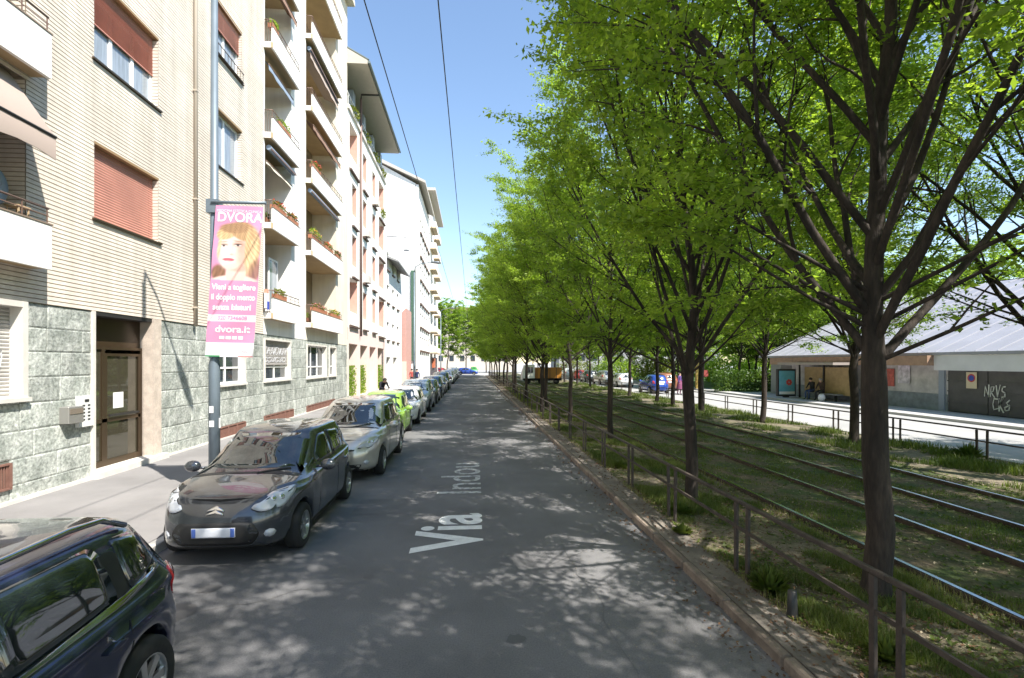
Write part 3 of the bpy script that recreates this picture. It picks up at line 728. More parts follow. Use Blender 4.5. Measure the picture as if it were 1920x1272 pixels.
for i in range(12):
    for z in (3, 6.3, 9.6, 12.9, 16.2): box('window', glassd, Hb, -28.4+i*3.5, -27+i*3.5, 169.9, 169.99, z, z+1.8)
Ib = far_building((45, 140, .13), 'grey housing block far behind the park trees')
box('wall', mat('pale_grey_wall', (.3,.3,.3), .9), Ib, 24, 70, 140, 155, 0, 13); box('roof', mat('brown_roof', (.2,.13,.09), .9), Ib, 23.5, 70.5, 139.5, 155.5, 13, 13.5)
for i in range(12):
    for z in (3, 6.3, 9.6): box('window', glassd, Ib, 26+i*3.6, 27.6+i*3.6, 139.9, 139.99, z, z+1.7)
# building across the street, behind the camera side, reflected in glass only: none built

# ------------------------------------------------------------------ market hall with graffiti gate, shelter, poster
Mh = thing('market_hall', (28, 26, .12), 'low white market hall with pale pitched roof and grey graffitied gate', 'market hall')
hallw = mat('hall_white', (.62,.62,.64), .7, var=.05, scale=.8); gatem = mat('gate_grey', (.085,.08,.08), .6, var=.1, scale=2)
box('wall', mat('poster_wall', (.50,.47,.47), .85, var=.15, scale=1.6), Mh, 23.0, 23.3, 23.1, 36, .12, 2.35)
box('wall', mat('tiled_base', (.20,.23,.25), .6, var=.15, scale=3), Mh, 22.96, 23.0, 23.1, 36, .12, .95)
box('fascia', hallw, Mh, 22.75, 23.4, 7, 23.6, 2.12, 2.85)
box('fascia', mat('orange_fascia', (.34,.21,.14), .7, var=.1), Mh, 22.4, 23.3, 23.6, 37, 2.35, 2.85)
for k in range(8):
    y0 = 7.2+k*2.0
    g = box('gate_panel', gatem, Mh, 23.02, 23.1, y0, y0+1.96, .16, 2.12)
    for z in (.6, 1.1, 1.6): box('gate_rib', gatem, g, 22.995, 23.02, y0+.02, y0+1.94, z, z+.05)
box('pillar', mat('blue_grey_pillar', (.25,.28,.34), .7), Mh, 22.9, 23.2, 23.2, 23.5, .12, 2.12)
MB().prism([(22.7, 2.86), (23.2, 2.86), (33, 7.4), (45, 7.4), (45, 7.6), (33, 7.6), (22.7, 3.0)], 6, 39, axis='y').build('roof', mat('pale_metal_roof', (.30,.30,.33), .5, var=.06, scale=.7), Mh)
sr = MB()
for k in range(32):
    y0 = 6.5+k*1.0; sr.box(22.9, 23.0, y0, y0+.06, 3.0, 3.06)
    sr.face([(22.75, y0, 3.05), (33, y0, 7.65), (33, y0+.03, 7.65), (22.75, y0+.03, 3.05)]); sr.face([(22.75, y0, 3.05), (33, y0, 7.65), (33, y0, 7.55), (22.75, y0, 2.95)])
sr.build('roof_seams', mat('roof_seam_grey', (.34,.34,.37), .5), Mh, kind='stuff')
box('interior', mat('hall_inside', (.3,.3,.3), .9), Mh, 23.4, 44, 7, 38.5, .12, 2.8)
sg = MB().lathe([(0,.0),(0,.19),(.012,.19),(.012,0)], (22.98, 21.9, 1.75), 'x', 20); pk = thing('parking_sign', (22.98, 21.9, 1.5), 'small square no-parking sign on the grey gate', 'sign')
box('plate', mat('sign_yellow', (.6,.5,.35), .5), pk, 22.97, 22.985, 21.65, 22.15, 1.3, 2.05)
MB().lathe([(0,0),(0,.19)], (22.966, 21.9, 1.78), 'x', 20).build('disc', mat('sign_red', (.45,.05,.05), .5), pk); MB().lathe([(0,0),(0,.13)], (22.962, 21.9, 1.78), 'x', 20).build('disc_centre', mat('sign_blue', (.03,.06,.35), .5), pk)
gwht = mat('graffiti_cream', (.6,.6,.55), .7)
def wall_text(s, size, x, y, z, m, parent, sx=1.0, rz=-90, bold=.015):
    me = text_mesh(s, size, 0, bold=bold); me.materials.append(m)
    o = link('lettering', me, parent); b_ = org(parent) if parent else Vector((0,0,0))
    o.location = Vector((x, y, z))-b_; o.rotation_euler = (R(90), 0, R(rz)); o.scale = (sx, 1, 1); return o
GL = dict(N=[(0,0),(.1,1),(.5,.05),(.62,1.05)], R=[(0,0),(.12,1),(.5,.9),(.42,.5),(.1,.5),(.55,-.05)], V=[(0,1),(.22,0),(.55,1.1)], S=[(.55,.95),(.2,.95),(.1,.6),(.5,.45),(.45,.05),(0,0)], K=[(.05,0),(.1,1),(.08,.45),(.5,1),(.1,.45),(.6,-.1)], C=[(.55,.9),(.15,.9),(.0,.4),(.2,0),(.6,.1)], D=[(.5,.9),(.2,.7),(.5,.3),(.45,0),(.1,.0),(.05,.3),(.6,.5)])
def tag_spray(s, y, z, h, parent, x=22.986, w=.022, seed=1):
    rn = random.Random(seed); mb = MB()
    for ch in s:
        p = [(y-(a+rn.uniform(-.06,.06))*h*.72, z+(b_+rn.uniform(-.08,.08))*h) for a, b_ in GL[ch]]
        for (a, b_), (c, d) in zip(p, p[1:]):
            L_ = math.hypot(c-a, d-b_)+1e-6; k = w*rn.uniform(.6, 1.3); ny, nz = -(d-b_)/L_*k, (c-a)/L_*k; ex, ez = (c-a)/L_*k*.8, (d-b_)/L_*k*.8
            mb.face([(x, a-ny-ex, b_-nz-ez), (x, c-ny+ex, d-nz+ez), (x, c+ny+ex, d+nz+ez), (x, a+ny-ex, b_+nz-ez)])
        y -= h*.55*rn.uniform(.85, 1.05)
    mb.build('graffiti', gwht, parent)
tag_spray('NRVS', 21.3, .98, .46, Mh, seed=3); tag_spray('CKD', 20.95, .42, .5, Mh, seed=5, w=.026)
rr = MB()
def ring(mb, x, cy, cz, r0, r1, n=24, a0=0, a1=2*math.pi, sq=1.0):
    for k in range(n):
        a, b_ = a0+(a1-a0)*k/n, a0+(a1-a0)*(k+1)/n
        mb.face([(x, cy+r0*math.cos(a), cz+r0*sq*math.sin(a)), (x, cy+r0*math.cos(b_), cz+r0*sq*math.sin(b_)), (x, cy+r1*math.cos(b_), cz+r1*sq*math.sin(b_)), (x, cy+r1*math.cos(a), cz+r1*sq*math.sin(a))])
ring(rr, 22.985, 18.35, 1.05, .42, .50); ring(rr, 22.985, 18.42, 1.1, .13, .18); ring(rr, 22.985, 18.3, 1.68, .2, .25, a0=2, a1=5.6); rr.build('graffiti', gwht, Mh)
# flyers on the wall
for k, (y0, z0, c) in enumerate(((30.2, 1.3, (.6,.6,.62)), (29.3, 1.35, (.55,.5,.5)), (27.4, 1.3, (.62,.6,.64)), (25.2, 1.4, (.6,.55,.62)), (26.2, 1.2, (.5,.12,.1)))):
    fl = box('poster', mat('flyer_%s' % 'abcde'[k], c, .8, var=.2, scale=5), Mh, 22.94, 22.955, y0, y0+.75, z0, z0+.95)
S = thing('tram_shelter', (21.9, 31.2, .12), 'glazed tram stop shelter with bench and ochre back wall', 'shelter')
box('back_panel', mat('ochre_panel', (.38,.27,.13), .7, var=.1), S, 22.3, 22.36, 28.6, 32.8, .5, 2.2); box('roof', mat('shelter_roof', (.30,.25,.22), .6), S, 20.9, 22.5, 28.2, 33.6, 2.35, 2.5)
for y0 in (28.4, 30.8, 33.2): box('post', dark, S, 22.2, 22.29, y0, y0+.08, .12, 2.35)
bn = box('bench', mat('bench_grey', (.2,.2,.2), .6), S, 21.7, 22.15, 29.0, 32.2, .52, .58); box('bench_leg', dark, bn, 21.85, 22.0, 29.3, 29.36, .12, .52); box('bench_leg', dark, bn, 21.85, 22.0, 31.8, 31.86, .12, .52)
A = thing('advertising_case', (21.3, 33.6, .12), 'lit blue advertising case with red flower poster by the shelter', 'advertising case')
box('frame', dark, A, 20.75, 22.05, 33.35, 33.55, .2, 2.05); box('foot', dark, A, 21.2, 21.6, 33.38, 33.52, .1, .2)
box('poster', mat('poster_blue', (.10,.33,.42), .5, col2=(.16,.42,.50), scale=2), A, 20.85, 21.95, 33.33, 33.348, .32, 1.93)
box('poster_strip', whitem, A, 20.85, 21.95, 33.322, 33.329, .34, .52)
pb = MB()
for k in range(7): 
    a = k*.9; pb.disc((21.55+.13*math.cos(a), 33.325-.001*k, 1.15+.13*math.sin(a)), .09, 'y', 9)
pb.build('poster_flower', mat('poster_red', (.55,.06,.05), .5), A)
box('header', mat('header_grey', (.3,.3,.3), .5), A, 21.0, 21.8, 33.4, 33.5, 2.05, 2.3)
# ------------------------------------------------------------------ street lamps, banner, wires
postm = mat('post_blue_grey', (.16,.20,.235), .45, metal=.3, var=.08, scale=1.5)
def lamp(x, y, label, h=10.4):
    t = thing('street_lamp', (x, y, .13), label, 'street lamp', 'street lamps along the pavement')
    MB().tube([(x, y, .1), (x, y, 2.45), (x, y, 2.55), (x, y, h-.5)], [.095, .095, .076, .055], 14).build('pole', postm, t)
    MB().tube([(x, y, h-.6), (x+.05, y, h-.1), (x+.5, y, h+.2), (x+1.4, y, h+.35)], .035, 8).build('arm', postm, t)
    MB().ball((x+1.75, y, h+.33), .42, .17, .1, 12, 6).build('lamp_head', steel, t); return t
PXX, PYY = -4.63, 9.62
lp = lamp(PXX, PYY, 'tall blue grey lamp post carrying the pink banner')
st = MB(); st.box(PXX+.096, PXX+.10, PYY-.04, PYY+.03, 1.32, 1.5); st.box(PXX-.04, PXX+.03, PYY-.1, PYY-.096, 1.6, 1.72); st.box(PXX-.04, PXX+.04, PYY-.1, PYY-.096, 1.35, 1.46); st.build('sticker', whitem, lp)
lamp(-4.72, 42.5, 'lamp post farther along by the white infill house'); lamp(-4.7, 78, 'farthest lamp post, beside the white tower block')
# banner
bn = thing('banner', (PXX, PYY-.11, 2.6), 'pink DVORA banner with portrait of a blonde woman on the lamp post', 'banner')
W_, H_ = .815, 2.70
ang = R(3.9)
def bl(u, w, off=0):           # u across 0..W, w down 0..H
    return (PXX+.085+u*math.cos(ang)*1.0-w*math.sin(ang), PYY-.12-off, 5.30-w*math.cos(ang)-u*math.sin(ang)*.25)
def bpoly(pts, m, name, off):
    mb = MB(); mb.face([bl(u, w, off) for u, w in pts]); return mb.build(name, m, bn)
def ell(cx, cy, rx, ry, n=22, rot=0, a0=0, a1=2*math.pi):
    return [(cx+rx*math.cos(a0+(a1-a0)*k/n)*math.cos(rot)-ry*math.sin(a0+(a1-a0)*k/n)*math.sin(rot), cy+rx*math.cos(a0+(a1-a0)*k/n)*math.sin(rot)+ry*math.sin(a0+(a1-a0)*k/n)*math.cos(rot)) for k in range(n)]
pkm = mat('banner_pink', (.70,.20,.42), .6, var=.03); wh = mat('banner_white', (.78,.76,.77), .6)
_bl0 = bl
def bl(u, w, off=0): return _bl0(u, w, off+.010*math.sin(w*4.1+u*2.2)*math.sin(u*3.8)+.006*math.sin(w*9+u*5)+.012*math.sin(u*3.6+w*.7))
def printed_sheet():
    nu, nw = 84, 250; us = np.linspace(0, W_, nu+1); ws = np.linspace(0, H_, nw+1)
    V = [bl(u, w) for u in us for w in ws]; i = (np.arange(nu)[:, None]*(nw+1)+np.arange(nw)[None]).ravel(); F = np.stack([i, i+1, i+nw+2, i+nw+1], -1)
    U, W = np.meshgrid(us, ws, indexing='ij'); rng = np.random.RandomState(2)
    C = np.zeros(U.shape+(3,)); C[:] = (.70, .28, .45)
    def E(cx, cy, rx, ry, rot=0, soft=.18):
        a_, b_ = (U-cx)*math.cos(rot)+(W-cy)*math.sin(rot), -(U-cx)*math.sin(rot)+(W-cy)*math.cos(rot)
        t = np.clip((1+soft-np.sqrt((a_/rx)**2+(b_/ry)**2))/(2*soft), 0, 1); return t*t*(3-2*t)
    def put(m, c, al=1.0, lim=None):
        m = (m*al)[..., None]; c = np.array(c) if not isinstance(c, np.ndarray) else c; C[:] = C*(1-m)+c*m
    ang_ = np.arctan2(W-.30, (U-.40)*1.3); st = np.sin(ang_*46+3*np.sin(W*7))*.5+np.sin(ang_*83+2*np.sin(W*11+U*5))*.35+np.sin(U*70+W*9)*.25
    hairc = lambda c: np.array(c)[None, None]*(1+.33*st[..., None])
    top = (W > .29)*(W < 1.34)
    put(E(.47, .73, .345, .46, 0, .08)*top, hairc((.40, .235, .115))); put(E(.64, .86, .15, .44, .12, .3)*top, hairc((.72, .50, .28)), .9); put(E(.13, 1.20, .13, .15, 0, .25)*top, hairc((.24, .12, .07)))
    put(E(.74, 1.15, .10, .22, .2, .3)*top, hairc((.26, .14, .08)), .85)
    put(E(.40, 1.40, .44, .16, 0, .12)*top, (.80, .62, .55)); put(E(.42, 1.20, .17, .24, 0, .12)*top, (.74, .52, .45)); put(E(.44, 1.10, .19, .07, .1, .4)*top, (.55, .30, .23), .75)
    put(E(.335, .79, .245, .345, .12, .07), (.80, .60, .52)); put(E(.25, .86, .13, .20, 0, .6), (.93, .83, .80), .8); put(E(.52, .84, .10, .26, .1, .5), (.64, .35, .27), .75); put(E(.34, 1.08, .14, .06, 0, .5), (.68, .45, .38), .5)
    put(E(.16, .92, .04, .10, 0, .6), (.70, .42, .36), .4); put(E(.40, .88, .07, .06, 0, .8), (.85, .55, .48), .5)
    for cx, cy, r in ((.19, .715, .052), (.43, .70, .058)):
        put(E(cx, cy-.012, r*1.5, r*.75, 0, .6), (.45, .24, .17), .65); put(E(cx, cy+.004, r, r*.33, 0, .25), (.75, .70, .68), .8); put(E(cx, cy+.002, r*.4, r*.36, 0, .3), (.07, .05, .05)); put(E(cx, cy-.012, r*1.15, r*.17, 0, .5), (.05, .03, .02), .9); put(E(cx, cy-.068, r*1.3, r*.2, -.08 if cx < .3 else .1, .6), (.30, .17, .10), .7)
    put(E(.315, .87, .05, .018, 0, .7), (.58, .32, .26), .6); put(E(.335, .79, .018, .09, .1, .8), (.66, .42, .34), .4); put(E(.285, .80, .016, .08, .05, .8), (.97, .9, .87), .5)
    put(E(.28, .962, .098, .032, .03, .2), (.66, .15, .19)); put(E(.28, .961, .09, .006, .03, .6), (.30, .04, .06), .8); put(E(.27, .978, .04, .009, 0, .8), (.9, .5, .5), .5)
    put(E(.24, .47, .20, .125, -.45, .14)*top, hairc((.60, .40, .21))); put(E(.50, .47, .22, .14, .42, .14)*top, hairc((.46, .29, .15))); put(E(.36, .40, .26, .09, 0, .2)*top, hairc((.36, .21, .11)))
    put(E(.115, .72, .03, .22, .06, .3)*top, hairc((.66, .46, .26)), .8); put(E(.60, .72, .05, .30, .05, .4)*top, hairc((.62, .42, .22)), .9)
    m = (W > 1.325+.02*U) & (W < 1.945); C[m] = (.70, .28, .45); m = (W >= 1.945) & (W < 2.065); C[m] = (.76, .73, .75); m = (W >= 2.45); C[m] = (.78, .76, .77)
    m = (W > 2.675) & (U < .25); C[m] = (.05, .25, .1); m = (W > 2.68) & (U > .56); C[m] = (.6, .08, .07)
    C *= .86; C *= (1+.04*rng.normal(size=U.shape)*.5+.05*np.sin(W*2.2+U)+.03*np.sin(U*9+W*3))[..., None]
    me = np_mesh('sheet', V, F, None, smooth=True); at = me.color_attributes.new('print', 'FLOAT_COLOR', 'POINT'); at.data.foreach_set('color', np.concatenate([np.clip(C, 0, 1), np.ones(U.shape+(1,))], -1).reshape(-1).astype(np.float32))
    mt = bpy.data.materials.new('banner_print'); mt.use_nodes = True; pb = mt.node_tree.nodes['Principled BSDF']; pb.inputs['Roughness'].default_value = .55
    an = mt.node_tree.nodes.new('ShaderNodeAttribute'); an.attribute_name = 'print'; mt.node_tree.links.new(an.outputs['Color'], pb.inputs['Base Color']); me.materials.append(mt)
    o_ = org(bn); me.transform(Matrix.Translation(-o_)); sh_ = link('sheet', me, bn)
    hem = MB()
    for k in range(60):
        for (a1, b1, a2, b2) in ((0, H_*k/60, 0, H_*(k+1)/60), (W_, H_*k/60, W_, H_*(k+1)/60), (W_*k/60, 0, W_*(k+1)/60, 0), (W_*k/60, H_, W_*(k+1)/60, H_)):
            hem.face([bl(a1, b1), bl(a2, b2), bl(a2, b2, -.006), bl(a1, b1, -.006)])
    hem.build('hem', wh, bn)
printed_sheet()
MB().tube([(PXX, PYY, 5.36), (PXX, PYY-.1, 5.36), (PXX+.95, PYY-.12, 5.36)], .028, 8).build('top_arm', postm, bn)
MB().tube([(PXX, PYY, 2.6), (PXX-.02, PYY-.1, 2.6)], .03, 8).build('bottom_bracket', postm, bn)
box('clamp', postm, bn, PXX-.1, PXX+.1, PYY-.1, PYY+.1, 5.18, 5.42)
def btext(s, size, u, w, m, sx=1, bold=.0, off=.004, name='lettering'):
    me = text_mesh(s, size, 0, bold=bold, sx=sx); wd = max(v.co.x for v in me.vertices)
    for v in me.vertices: v.co = Vector(bl(u+v.co.x, w-v.co.y, off))-org(bn)
    me.materials.append(m); link(name, me, bn); return wd
btext('MEDICINA ESTETICA CLINICA', .062, .03, .115, wh, .92, .0); btext('DVORA', .235, .04, .285, wh, .96, .004)
btext('Vieni a togliere', .145, .035, 1.50, wh, .84, .0036); btext('il doppio mento', .145, .035, 1.68, wh, .80, .0036); btext('senza bisturi', .145, .07, 1.86, wh, .90, .0036)
btext('320 7346608', .095, .17, 2.035, pkm, 1.0, .0008); btext('dvora.it', .17, .14, 2.26, wh, 1.12, .003)
for k in range(4): bpoly([(.22+.105*k, 2.33), (.30+.105*k, 2.33), (.30+.105*k, 2.385), (.22+.105*k, 2.385)], wh, 'badge', .004)
btext('CLINIC', .06, .52, 2.62, mat('banner_grey', (.4,.3,.35), .6), 1.1)
# contact wires
for x, lab in ((-.56, 'overhead wire running above the middle of the lane'), (-1.78, 'overhead wire nearer the parked cars and balconies')):
    tag(MB().tube([(x, -8+k*6, 8.5) for k in range(19)], .0115, 6).build('overhead_wire', dark), lab, 'overhead wire', 'overhead wires')
wb = thing('wall_bracket', (XF, 47, 13.8), 'thin horizontal bracket with hanging fitting on the low white house', 'bracket')
MB().tube([(XF, 47, 13.9), (XF+1.75, 47, 13.85)], .04, 6).build('arm', steel, wb); box('fitting', steel, wb, XF+1.55, XF+2.0, 46.9, 47.1, 12.6, 12.72); MB().tube([(XF+1.74, 47, 13.85), (XF+1.74, 47, 12.7)], .012, 5).build('hanger', steel, wb)

# ------------------------------------------------------------------ railings
def railing(name, x, y0, n, pitch, gap, h, z, label, m, r_post=.028, phase=0):
    t = thing(name, (x, y0, z), label, 'railing')
    pm = MB().box(-r_post*.6, r_post*.6, -r_post, r_post, -.05, h-.005, bev=.004).mesh('post', m)
    rm = MB().box(-.022, .022, 0, pitch-.004, h-.0, h+.042, bev=.006).mesh('top_rail', m)
    mm = MB().box(-.012, .012, 0, pitch-.004, h-.30, h-.262).mesh('mid_rail', m)
    rnd = random.Random(3)
    for k in range(n):
        for s in (gap/2, pitch-gap/2):
            o = link('post', pm, t, loc=(rnd.uniform(-.006,.006), k*pitch+s, 0)); o.rotation_euler = (rnd.uniform(-.012,.012), rnd.uniform(-.01,.01), 0)
        link('top_rail', rm, t, loc=(0, k*pitch, 0)); link('mid_rail', mm, t, loc=(.0, k*pitch, 0))
    return t
# near railing: pairs of posts at 3.54, 5.58, 7.6 ...
railing('kerb_railing', 3.05, 3.55-2.04*4, 49, 2.04, .25, .80, .09, 'long brown two-bar railing between the kerb and the tram grass', rustm)
railing('far_railing', 12.82, 11.95-2.6*6, 42, 2.6, .26, .70, .09, 'long brown railing on the far edge of the tram bed by the pale carriageway', rustm)

# ------------------------------------------------------------------ cars
tyrem = mat('tyre', (.018,.018,.018), .85); alloy = mat('alloy', (.45,.46,.47), .28, metal=.85); blackp = mat('black_trim', (.02,.02,.02), .5); under = mat('underbody', (.008,.008,.008), .9)
carglass = mat('car_glass', (.012,.018,.02), .02, spec=1.0, coat=.6); chrome = mat('chrome', (.6,.6,.6), .1, metal=1); lightc = mat('headlight_clear', (.50,.52,.56), .08, spec=1, coat=1); redl = mat('tail_lamp_red', (.42,.02,.02), .12, coat=1)
reflect = mat('lamp_reflector', (.75,.76,.78), .12, metal=.9); platem = mat('plate_white', (.68,.70,.76), .5); plateb = mat('plate_blue', (.10,.18,.55), .5)
def cr(keys, m):
    """Catmull-Rom through the key rings, m steps between keys"""
    out = []; K = [np.array(k, float) for k in keys]; K = [2*K[0]-K[1]]+K+[2*K[-1]-K[-2]]
    for i in range(1, len(K)-2):
        for s in range(m):
            t = s/m; a, b_, c, d_ = K[i-1], K[i], K[i+1], K[i+2]
            out.append(.5*((2*b_)+(-a+c)*t+(2*a-5*b_+4*c-d_)*t*t+(-a+3*b_-3*c+d_)*t**3))
    out.append(K[-2]); return out
STY = {}
def body_shape(sty):
    """rings: yf zf w zs yr(from rear) zr n belt-rise"""
    L, W, H = sty['L'], sty['W']/2, sty['H']
    hs = H/1.52; cb = sty.get('cowl', .95); hd = sty.get('head', 1.85); nz = sty.get('nose', .0); rr = sty.get('rear', 0.0); bz = sty.get('belt', .95)
    k = [(.16, .20, .90, .22, .14, .26, 5), (.04, .27, .965, .30, .05, .34, 4.6), (.0, .42, .99, .45, .0, .48, 4.2), (.01, .56, 1.0, .60, .0, .60, 4.2),
         (.045, .68, 1.0, .74, .03, .74, 4.0), (.13, .775+nz, .99, .84, .06, .85, 4.2), (.30, .85+nz, .975, .905, .09, .92, 4.8), (.60, .92+nz, .945, bz-.01, .13, .99, 5.0),
         (cb-.05, .985+nz, .915, bz+.015, .17, 1.03, 5.0), (cb+(hd-cb)*.28, 1.13, .875, bz+.10, .235+rr*.3, 1.13, 4.6), (cb+(hd-cb)*.58, 1.29, .83, bz+.23, .30+rr*.6, 1.25, 4.4), (cb+(hd-cb)*.85, 1.40, .775, bz+.37, .37+rr*.9, 1.36, 4.2),
         (hd+.02, 1.455, .715, 1.43, .45+rr, 1.425, 4.2), (hd+.22, 1.492, .62, 1.475, .6+rr, 1.465, 4), (hd+.45, 1.51, .42, 1.505, .9+rr, 1.50, 4), (hd+.62, 1.518, .12, 1.517, 1.15+rr, 1.513, 3)]
    out = []
    for (yf, zf, w, zs, yr, zr, n) in k:
        f = lambda z: .2+(z-.2)*(H-.2)/1.32 if z > .2 else z
        g = lambda z: f(z) if z > .95 else .2+(z-.2)*(f(.95)-.2)/.75
        out.append((yf, g(zf), w*W, g(zs), L-yr, g(zr), n))
    return out
def make_body(sty, ns=64, nf=9, m=2):
    keys = body_shape(sty); rings = cr(keys, m); L = sty['L']
    c = .5**(1/4.2); wb = sty['wheels']; Rw = sty.get('arch', .355); zc = sty.get('wr', .30)
    V = []; F = []; rise = sty.get('rise', .04)
    belt_i = 7*m
    sgrid = np.linspace(-1, 1, ns+1)
    for ri, (yf, zf, w, zs, yr, zr, n) in enumerate(rings):
        yc, a = (yf+yr)/2, (yr-yf)/2; cc = .5**(1/n); ring = []
        half = []
        for i in range(nf): f = cc*i/nf; half.append((w*f, yc-a*(1-f**n)**(1/n), 'F', f/cc))
        for s in sgrid: g = s*cc; half.append((w*(1-abs(g)**n)**(1/n), yc+a*g, 'S', s))
        for i in range(nf-1, -1, -1): f = cc*i/nf; half.append((w*f, yc+a*(1-f**n)**(1/n), 'R', f/cc))
        zsill = keys[0][3]
        for (x, y, kind, s) in half:
            sm = lambda t: t*t*(3-2*t)
            if kind == 'F': wf = 1-.5*sm(s)**1.5; z = zf*wf+zs*(1-wf)
            elif kind == 'R': wf = 1-.5*sm(s)**1.5; z = zr*wf+zs*(1-wf)
            else:
                e = max(0, 1-(1-abs(s))/.22); wf = .5*sm(e); z = (zf if s < 0 else zr)*wf+zs*(1-wf)
                if ri >= 5*m and ri <= 11*m: z += rise*((y/L)-.5)*(1-wf*2)
            if kind == 'S' or s > .5:
                for yw in wb:
                    d_ = abs(y-yw)
                    if d_ < Rw and ri <= 6*m:
                        za = zc+math.sqrt(Rw*Rw-d_*d_); zb = .84*sty['H']/1.52
                        if za > zsill:
                            t_ = max(0, min(1, (z-zsill)/(zb-zsill))); z = za+(zb-za)*t_
                            x = x+.012*(1-t_)*(W0(sty)-abs(x) < .12)
            half_pt = (x, y, z); ring.append(half_pt)
        full = ring+[(-x, y, z) for (x, y, z) in ring[-2:0:-1]]
        V += full
    N = len(full); K = len(rings)
    for k in range(K-1):
        for j in range(N):
            a = k*N+j; b_ = k*N+(j+1) % N; F.append((a, b_, b_+N, a+N))
    # inner lip of the sill, folded under
    base = len(V); V += [(x*.86, y+(.05 if y < L/2 else -.05)*(abs(y-L/2) > L*.42), z+.03) for (x, y, z) in V[:N]]
    for j in range(N): F.append((j, base+j, base+(j+1) % N, (j+1) % N))
    # cap of the roof
    top = (K-1)*N; F2 = [tuple(top+j for j in range(N))]
    me = bpy.data.meshes.new('body'); me.from_pydata(V, [], F+F2); me.polygons.foreach_set('use_smooth', [True]*len(me.polygons))
    bm = bmesh.new(); bm.from_mesh(me); bmesh.ops.recalc_face_normals(bm, faces=bm.faces); bm.to_mesh(me); bm.free(); me.update()
    bvh = BVHTree.FromPolygons(V, F+F2)
    return me, bvh
def W0(sty): return sty['W']/2
def chaikin(p, it=2):
    q = []; n = len(p); P = [Vector(a) for a in p]
    for i in range(n):
        a, b_, c = P[i-1], P[i], P[(i+1) % n]; d0 = min(.055, (a-b_).length*.3); d1 = min(.055, (c-b_).length*.3)
        s, e = b_+(a-b_).normalized()*d0, b_+(c-b_).normalized()*d1
        q += [s, s*.25+b_*.5+e*.25, e] if it > 1 else [s, e]
    return q
def patch(bvh, pts, dirv, off=.004, rings=4, it=2, skirt=.012, sub=3):
    """outline (3D, approximate) cast along dirv on to the body; returns an MB lying just proud of it"""
    d = Vector(dirv).normalized(); P = [Vector(p) for p in pts]
    if it: P = chaikin(P, it)
    Q = []
    for i in range(len(P)):
        a, b_ = P[i], P[(i+1) % len(P)]; k = max(1, int((b_-a).length/.12))
        for s in range(k): Q.append(a.lerp(b_, s/k))
    c = sum(Q, Vector())/len(Q); n = len(Q)
    def hit(p):
        o = p-d*3; r = bvh.ray_cast(o, d)
        if r[0] is None or (r[0]-p).length > .6:
            r = bvh.find_nearest(p)
        nn = r[1]
        if nn.dot(d) > 0: nn = -nn
        return r[0]+nn*off, r[0]-nn*(skirt-off)
    mb = MB(); idx = []
    h = hit(c); mb.v.append(tuple(h[0]))
    for k in range(1, rings+1):
        row = []
        for q in Q: h = hit(c.lerp(q, k/rings)); row.append(len(mb.v)); mb.v.append(tuple(h[0]))
        idx.append(row)
    low = []
    for q in Q: h = hit(q); low.append(len(mb.v)); mb.v.append(tuple(h[1]))
    def add(f): mb.f.append(f); mb.sm.append(True); mb.mi.append(0)
    for j in range(n): add((0, idx[0][j], idx[0][(j+1) % n]))
    for k in range(rings-1):
        for j in range(n): add((idx[k][j], idx[k+1][j], idx[k+1][(j+1) % n], idx[k][(j+1) % n]))
    for j in range(n): add((idx[-1][j], low[j], low[(j+1) % n], idx[-1][(j+1) % n])); mb.sm[-1] = False
    return mb
def make_wheel(r, wdt, m_rim, spokes=7, style=0):
    t = MB(); a = wdt/2
    t.lathe([(-a, r*.62), (-a, r*.9), (-a*.75, r*.985), (-a*.3, r), (a*.3, r), (a*.75, r*.985), (a, r*.9), (a*.98, r*.64), (a*.8, r*.62)], (0,0,0), 'x', 28)
    ty = t.mesh('tyre', tyrem)
    k = MB(); k.lathe([(a*.78, r*.66), (a*.98, r*.645), (a*.95, r*.60), (a*.4, r*.57)], (0,0,0), 'x', 28); k.lathe([(a*.82, 0), (a*.82, r*.13), (a*.66, r*.17)], (0,0,0), 'x', 14)
    for s in range(spokes):
        th = 2*math.pi*s/spokes; w0, w1 = r*.075, r*.10; c_, s_ = math.cos(th), math.sin(th)
        def q(rad, lat, ax): return (ax, rad*c_-lat*s_, rad*s_+lat*c_)
        A = [q(r*.12, -w0, a*.80), q(r*.12, w0, a*.80), q(r*.6, w1, a*.86), q(r*.6, -w1, a*.86)]; Bq = [(p[0]-a*.25, p[1], p[2]) for p in A]
        k.face(A); 
        for i in range(4): k.face([A[i], A[(i+1) % 4], Bq[(i+1) % 4], Bq[i]])
    rim = k.mesh('rim', m_rim)
    dk = MB().lathe([(a*.3, 0), (a*.3, r*.62)], (0,0,0), 'x', 20).mesh('hub', blackp)
    return ty, rim, dk
WH = {}
